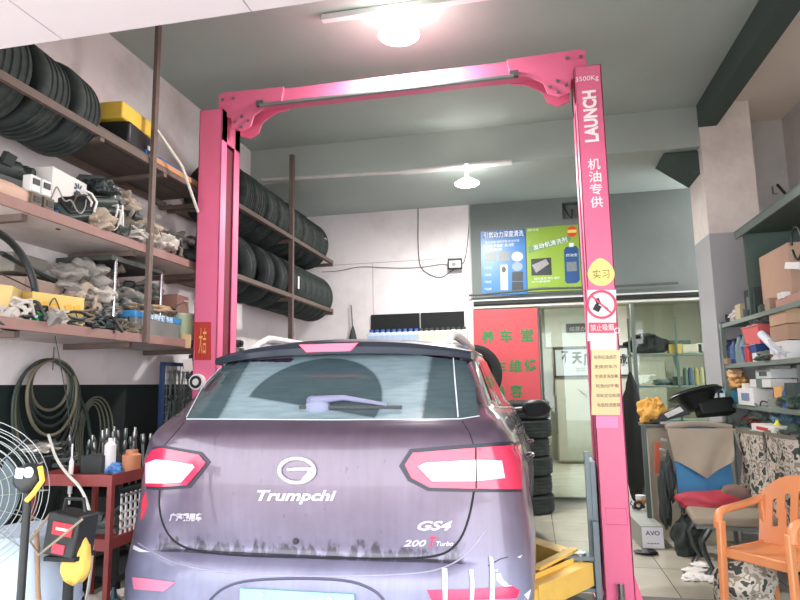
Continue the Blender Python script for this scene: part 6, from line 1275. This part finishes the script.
# camouflage trousers
def camo():
    m = bpy.data.materials.new('camo_cloth'); m.use_nodes = True; N = m.node_tree.nodes; L = m.node_tree.links; b = N['Principled BSDF']; b.inputs['Roughness'].default_value = .9
    tc = N.new('ShaderNodeTexCoord'); v = N.new('ShaderNodeTexNoise'); v.inputs['Scale'].default_value = 17; v.inputs['Detail'].default_value = 1.5; r_ = N.new('ShaderNodeValToRGB'); r_.color_ramp.interpolation = 'CONSTANT'
    e = r_.color_ramp.elements; e[0].color = rgb((66, 72, 66)); e[0].position = 0; e[1].color = rgb((196, 190, 176)); e[1].position = .43; x = e.new(.56); x.color = rgb((142, 134, 120)); x = e.new(.66); x.color = rgb((206, 200, 188))
    L.new(tc.outputs['Object'], v.inputs[0]); L.new(v.outputs[0], r_.inputs[0]); L.new(r_.outputs[0], b.inputs[0]); return m
CAMO = camo()
def trousers(label, px0, px1, py0, py1, x, seed):
    y0, y1 = at(px0, py0, x=x).y, at(px1, py0, x=x).y; zt_, zb_ = at((px0+px1)/2, py0, x=x).z, at((px0+px1)/2, py1, x=x).z
    c = (y0+y1)/2; hw = abs(y1-y0)/2
    t = thing('camouflage_trousers', label, 'trousers', (x, c, zt_))
    for s in (-1, 1):
        mb = MB(); H = zt_-zb_; vs = []; n_ = 20
        for k in range(14):
            f = k/13; w_ = hw*(.62-.10*f)*(1+.10*math.sin(f*9+seed)); cyy = s*hw*(.40+.06*math.sin(f*5+seed+s)); 
            for i in range(n_):
                a = 2*PI*i/n_; rr = 1+.10*math.sin(3*a+f*8+seed); vs.append((.055*math.cos(a)*rr+.02*math.sin(f*4), cyy+w_*math.sin(a)*rr, -H*f))
        mb.add(vs, [(k*n_+i, k*n_+(i+1) % n_, (k+1)*n_+(i+1) % n_, (k+1)*n_+i) for k in range(13) for i in range(n_)]+[tuple(range(n_)), tuple(range(13*n_, 14*n_))[::-1]])
        mb.build('trouser_leg', CAMO, t)
    mb = MB(); mb.lathe([(1, 0), (1, .03), (.9, .03), (.9, 0)], n=24, closed=True); mb.v = [Vector((v.x*.055, v.y*hw*1.05, v.z)) for v in mb.v]; mb.build('waistband', C(120, 116, 104), t)
trousers('camouflage trousers hung from the rack beside the grey draped board', 738, 762, 433, 507, 1.84, 1); trousers('camouflage trousers hung from the rack at the right, over the orange chair', 767, 795, 437, 520, 1.84, 4)
# counter with the things on it
yc = 6.55; zc_ = at(670, 424, y=yc).z; xc0 = at(650, 470, y=yc).x
ct = thing('counter', 'beige side counter behind the grey draped board', 'counter', (1.5, yc, 0))
BG = C(186, 180, 158, r=.6); MB().box(xc0, 1.86, yc, yc+.30, 0.0, zc_-.03).build('body', BG, ct, w=1); MB().box(xc0-.03, 1.87, yc-.03, yc+.32, zc_-.03, zc_).build('worktop', C(92, 100, 94, r=.5), ct, w=1, bevel=.004)
MB().box(xc0-.06, xc0-.02, yc-.06, yc-.02, 0, zc_+.0).build('post', C(84, 100, 96, r=.5), ct, w=1)
p = at(653, 413, y=yc+.05); single('yellow_cloth', j_bag(71, (.13, .10, .15)), C(226, 172, 84, r=.85), 'orange yellow cloth heaped at the left end of the counter', 'cloth', (p.x, yc+.10, zc_+.002))
t = thing('door_panel', 'black plastic door panel with a white label leaning on the counter', 'car part', (at(668, 415, y=yc).x, yc+.06, zc_+.002)); mb = MB(); a0, a1, a2, a3 = at(649, 421, y=yc), at(682, 404, y=yc), at(692, 414, y=yc), at(655, 428, y=yc)
o_ = t.location; P = [Vector((p_.x-o_.x, -.05, max(p_.z-o_.z, 0))) for p_ in (a0, a1, a2, a3)]; mb.prism(P, (0, .05, 0)); mb.build('panel_body', BLACK, t, bevel=.006)
P = [at(u, v, y=yc) for u, v in ((664, 414), (680, 406.5), (684, 411), (668, 418))]; mb = MB(); mb.prism([Vector((p_.x-o_.x, -.054, p_.z-o_.z)) for p_ in P], (0, .003, 0)); mb.build('paper_label', WHITE, t)
single('plastic_strip', MB().boxc((0, 0, .01), (.22, .05, .02)), WHITE, 'narrow white strip on the counter before the black panel', 'strip', (at(672, 422, y=yc).x, yc-.0, zc_+.002))
p = at(700, 400, y=yc+.1); t = thing('speaker_shell', 'big round black bowl shaped car part resting on the counter', 'car part', (p.x, yc+.14, zc_+.17))
t.rotation_euler = (R(-14), R(-12), 0); MB().lathe([(.24, .10), (.26, .115), (.24, .13), (.20, .11), (.14, .02), (.10, -.04), (0, -.05)], n=40).build('shell', BLACK, t); MB().lathe([(.16, .112), (.235, .134), (.235, .142), (.0, .125)], n=40).build('rim', C(20, 24, 24, r=.3), t); MB().boxc((.12, -.02, -.05), (.34, .16, .16), (0, .1, .2)).build('bracket', BLACK, t, bevel=.02)
# grey cloth over a blue board, red bag, dark heap
yb4 = 6.15; A = at(669, 428, y=yb4); B = at(728, 428, y=yb4); Cc = at(738, 505, y=yb4-.15); D = at(680, 508, y=yb4-.15)
bd = thing('leaning_board', 'blue board leaning on the counter under a grey cloth', 'board', ((A.x+B.x)/2, yb4, 0))
mb = MB(); mb.prism([A+Vector((.02, .02, 0)), B+Vector((-.02, .02, 0)), Cc+Vector((0, .0, 0)), D], (0, .04, 0)); mb.build('blue_panel', C(40, 120, 168, r=.5), bd, w=1)
for x in (D.x+.03, Cc.x-.03): MB().cyl((x, yb4-.13, 0), (x, yb4-.11, D.z+.03), .018, n=10).build('leg', GREYIRON, bd, w=1)
def fc(u, v):
    top = A.lerp(B, u); bot = D.lerp(Cc, u); drop = .42+.42*max(0, 1-abs(u-.52)*2)**1.2*.55 if True else 0
    p_ = top.lerp(bot, v*drop); p_.y += -.05-.025*math.sin(u*11+v*4)*v; p_.x += (-.03 if u < .5 else .03)*(1-v)*abs(u-.5)*2; return p_
o = MB().sheet(fc, 22, 14, .006).build('grey_cloth', C(166, 156, 138, r=.95, v=.08), None, origin=(A.x, A.y, A.z)); tag(o, 'grey beige cloth draped in a point over the blue board', 'cloth')
single('cloth_roll', MB().tube([A+Vector((-.03, 0, -.0)), A.lerp(B, .33)+Vector((0, 0, .035)), A.lerp(B, .66)+Vector((0, 0, .035)), B+Vector((.03, 0, 0))], .03, 10), C(150, 142, 126, r=.95), 'rolled upper edge of grey cloth on the blue board', 'cloth')
p = at(705, 500, y=5.85); t = single('red_bag', MB().blob((0, 0, 0), (.30, .16, .10), 8, .22, 4, 1.6), C(168, 50, 66, r=.6), 'dark red bag lying before the blue board on the padded bench', 'bag', (p.x+.04, 5.80, p.z-.01))
single('rag', MB().blob((0, 0, 0), (.12, .08, .07), 18, .3, 3, 1.6), C(120, 96, 88, r=.9), 'brown striped rag at the right end of the dark red bag', 'cloth', (at(737, 492, y=5.75).x, 5.78, at(737, 494, y=5.75).z))
for i, (px, py, r_, l) in enumerate(((684, 530, (.10, .12, .17), 'dark crumpled sack on the floor left of the bench'), (692, 512, (.10, .12, .20), 'black sack behind the left bench leg'), (671, 480, (.045, .06, .22), 'dark folded umbrella cloth hung at the counter side'), (667, 500, (.05, .08, .30), 'black coat hanging at the left side of the blue board'))):
    p = at(px, py, y=6.0); z0 = r_[2]*.75 if i < 2 else p.z
    single('dark_sack', MB().blob((0, 0, 0), r_, 40+i, .35, 4, 2.2), C(50, 58, 56, r=.8, v=.3), l, 'sack', (p.x, 6.0+.03*i, z0))
for i, (px, py) in enumerate(((664, 440), (662, 450), (666, 456), (668, 465), (668, 476))):
    p = at(px, py, y=6.35); single('buckle', MB().boxc((0, 0, 0), (.05, .02, .025), (.2*i, .3, 0)), C(196, 206, 206, r=.4), 'small pale buckle hanging in the column left of the grey cloth', 'buckle', (p.x, 6.35, p.z), group='pale buckles left of the grey cloth', bevel=.004)
single('orange_strap', MB().beam((0, 0, -.2), (.02, 0, .1), .05, .02), C(214, 112, 84, r=.8), 'thin orange strap hanging on the counter side', 'strap', at(656, 452, y=6.45))
# padded bench with curved dark legs
q = at(706, 577, z=0); bn = thing('padded_bench', 'low padded bench with curved shiny dark legs before the blue board', 'bench', (q.x+.26, q.y+.10, 0))
zs_ = at(735, 520, y=q.y).z
MB().boxc((.08, .05, zs_), (.78, .52, .07), (0, 0, R(-6))).build('seat', C(150, 140, 122, r=.8, v=.1), bn, bevel=.025, seg=3); MB().boxc((.08, .05, zs_-.05), (.74, .48, .03), (0, 0, R(-6))).build('seat_frame', C(110, 116, 112, r=.3, m=.5), bn, bevel=.004)
LGM = C(70, 76, 74, r=.25, m=.5)
for sx, sy in ((-1, -1), (1, -1), (-1, 1), (1, 1)):
    x, y = .08+sx*.33, .05+sy*.19; MB().tube([(x-sx*.03, y, zs_-.06), (x+sx*.03, y, zs_-.16), (x+sx*.01, y, zs_*.4), (x-sx*.03, y, .08), (x+sx*.02, y, .012)], [.028, .026, .02, .017, .02], 10).build('leg', LGM, bn)
# floor bits
for i, (px, py, s) in enumerate(((694, 572, .07), (702, 566, .06), (700, 578, .08), (711, 580, .07), (690, 580, .05), (716, 583, .05))):
    p = at(px, py, z=0); single('paper_scrap', MB().blob((0, 0, .012), (s*1.2, s, .022), 60+i, .5, 3, 3, .5), C(232, 230, 224, r=.9), 'crumpled white paper scrap on the tiles by the bench leg', 'paper', (p.x, p.y, 0.001), group='white paper scraps by the bench leg')
# long boxed lamp with label, cup on it
a, c = at(642, 549, z=0), at(663, 548, z=0); w_ = (c-a).length; L_ = 1.45
t = thing('long_box', 'long grey carton on the tiles with a white label on its end', 'box', (a.x, a.y, 0)); t.rotation_euler = (0, 0, R(3)); MB().box(0, w_, 0, L_, .001, .20).build('carton_body', C(158, 162, 154, r=.6), t, bevel=.004); MB().box(.008, w_-.008, -.002, 0, .01, .19).build('paper_label', C(226, 226, 232, r=.5), t)
mb = MB(); text_mb(mb, 'AVO', .06, (w_*.5, -.003, .14), fit=(w_*.62, .04), bold=.001); mb.build('print_mark', C(90, 96, 130), t); mb = MB(); text_mb(mb, '----', .02, (w_*.5, -.003, .05), fit=(w_*.5, .008)); mb.build('print_line', C(90, 96, 130), t)
p = at(640, 508, y=a.y+.95); t = thing('cup', 'orange and white cup on the far end of the long grey carton', 'cup', (p.x+.02, a.y+1.0, .202)); MB().lathe([(0, 0), (.04, 0), (.05, .06), (.0, .06)], n=18).build('cup_body', C(222, 150, 84), t); MB().lathe([(.052, .06), (.052, .10), (0, .10)], n=18).build('lid', WHITE, t)
single('black_clamp', j_caliper(7, .08), BLACK, 'small black clamp on top of the long grey carton', 'tool', (a.x+.10, a.y+.72, .202)); p = at(646, 551, z=0); single('dark_cloth', MB().blob((0, 0, .015), (.10, .07, .025), 70, .4, 3, 2.5, .6), BLACK, 'small black cloth on the tiles in front of the long carton', 'cloth', (p.x-.01, p.y-.10, .001))
# coat behind the lift post
p = at(629, 375, y=8.2); mb = MB(); H = p.z-at(629, 505, y=8.2).z; mb.blob((0, 0, -H/2), (.13, .06, H/2), 12, .18, 4, 1.6); single('dark_coat', mb, BLACKR, 'long black coat hanging on the glass frame just right of the post', 'coat', (p.x+.02, 8.25, p.z)); single('coat_hook', MB().boxc((0, 0, 0), (.02, .20, .03)), BLACK, 'black hook carrying the long coat on the glass frame', 'hook', (p.x+.02, 8.33, p.z-.02))
# wall bracket high on the right wall
p = at(776, 190, x=2.6); t = thing('wall_lamp_bracket', 'small lamp socket with a slanting black rod high by the pillar', 'bracket', at(775, 190, y=7.47)); MB().boxc((0, 0, 0), (.05, .05, .09)).build('socket', C(196, 190, 184), t, bevel=.006); q = at(790, 199, y=7.1)-t.location; MB().tube([Vector((.02, -.03, .05)), q], .014).build('rod', BLACK, t)
# ---------------------------------------------------------------- orange plastic armchair
fl, fr2 = at(731, 512, z=.66), at(780, 521, z=.66); e = (fr2-fl); e.z = 0; wch = .52; mid_ = (fl+fr2)/2; ang = math.atan2(e.y, e.x); d_ = Vector((e.y, -e.x, 0)).normalized()
cc = mid_-d_*.22
chr_ = thing('plastic_armchair', 'orange plastic armchair with slotted back at the right edge', 'chair', (cc.x, cc.y, 0), ang); OR = mat('orange_plastic', (214, 140, 92), .38, var=.05, scale=4)
hw = max(e.length/2, .235)
def st(u, v): x = (u-.5)*2*(hw-.02); y = -.22+.44*v; return (x, y, .43-.02*math.sin(PI*u)*math.sin(PI*v)-.015*v+.0)
MB().sheet(st, 12, 12, -.012).build('seat', OR, chr_); MB().box(-hw+.02, hw-.02, -.235, -.215, .37, .432).build('seat_rim', OR, chr_, bevel=.008)
MB().box(-hw+.015, -hw+.03, -.22, .22, .38, .43).build('seat_rim', OR, chr_, bevel=.005); MB().box(hw-.03, hw-.015, -.22, .22, .38, .43).build('seat_rim', OR, chr_, bevel=.005)
mb = MB(); NB_ = 48; th = .012
def bk(x, z): t_ = (z-.40)/.45; return Vector((x, .20+.10*t_-.05*(abs(x)/hw)**2, z))
def topz(x): return .86-.13*(abs(x)/hw)**2.6
cols = 40; rows = 24; keep = {}
grid = [[bk(-hw+2*hw*i/cols, .40+(topz(-hw+2*hw*i/cols)-.40)*j/rows) for j in range(rows+1)] for i in range(cols+1)]
def hole(i, j):
    u, v = (i+.5)/cols, (j+.5)/rows
    for c0 in (.2, .35, .5, .65, .8):
        cc_ = c0+(c0-.5)*.12*v
        if abs(u-cc_) < .028 and .28 < v < .80-.35*abs(c0-.5): return True
    return False
vid = {}; vs = []; fs = []
def vx(i, j, k):
    if (i, j, k) not in vid: vid[(i, j, k)] = len(vs); vs.append(grid[i][j]+Vector((0, th*k, 0)))
    return vid[(i, j, k)]
for i in range(cols):
    for j in range(rows):
        if hole(i, j): continue
        fs.append((vx(i, j, 0), vx(i+1, j, 0), vx(i+1, j+1, 0), vx(i, j+1, 0))); fs.append((vx(i, j, 1), vx(i, j+1, 1), vx(i+1, j+1, 1), vx(i+1, j, 1)))
        for di, dj, e0, e1 in ((-1, 0, (i, j), (i, j+1)), (1, 0, (i+1, j+1), (i+1, j)), (0, -1, (i+1, j), (i, j)), (0, 1, (i, j+1), (i+1, j+1))):
            a_, b_ = i+di, j+dj
            if not (0 <= a_ < cols and 0 <= b_ < rows) or hole(a_, b_): fs.append((vx(*e0, 0), vx(*e0, 1), vx(*e1, 1), vx(*e1, 0)))
MB().add(vs, fs).build('backrest', OR, chr_)
for s in (-1, 1):
    P = [(s*(hw-.01), .20, .70), (s*(hw+.005), .10, .675), (s*(hw+.01), -.08, .66), (s*(hw+.005), -.20, .655), (s*hw, -.245, .62), (s*hw, -.25, .55)]
    mb = MB(); Q = [Vector(p_) for p_ in P]
    for _ in range(2):
        q_ = [Q[0]]
        for a_, b_ in zip(Q, Q[1:]): q_ += [a_*.75+b_*.25, a_*.25+b_*.75]
        Q = q_+[Q[-1]]
    mb.tube(Q, .024, 10); mb.v = [Vector((s*hw+(v.x-s*hw)*1.15, v.y, v.z)) for v in mb.v]; mb.build('armrest', OR, chr_)
    mb = MB(); mb.prism([(s*hw, -.275, .60), (s*hw, -.215, .60), (s*(hw+.01), -.235, .02), (s*(hw+.01), -.285, .02)], (-s*.035, 0, 0)); mb.build('leg', OR, chr_, bevel=.008)
    mb = MB(); mb.prism([(s*hw, .17, .72), (s*hw, .235, .72), (s*(hw+.01), .30, .02), (s*(hw+.01), .245, .02)], (-s*.035, 0, 0)); mb.build('leg', OR, chr_, bevel=.008)
p = at(742, 592, z=.12); single('camouflage_bag', MB().blob((0, 0, .14), (.20, .18, .17), 90, .28, 4, 1.8, .85), CAMO, 'camouflage cloth bundle on the floor under the orange chair', 'bag', (p.x+.04, p.y+.10, 0.0))
vs = sc.view_settings; vs.view_transform = 'Standard'; vs.look = 'None'; vs.gamma = 1; vs.use_curve_mapping = False; vs.exposure = 0.52
sc.cycles.max_bounces = 8; sc.cycles.diffuse_bounces = 5; sc.cycles.glossy_bounces = 4; sc.cycles.transparent_max_bounces = 12; sc.cycles.use_denoising = True
sc.cycles.sample_clamp_indirect = 8; sc.cycles.caustics_reflective = False; sc.cycles.caustics_refractive = False
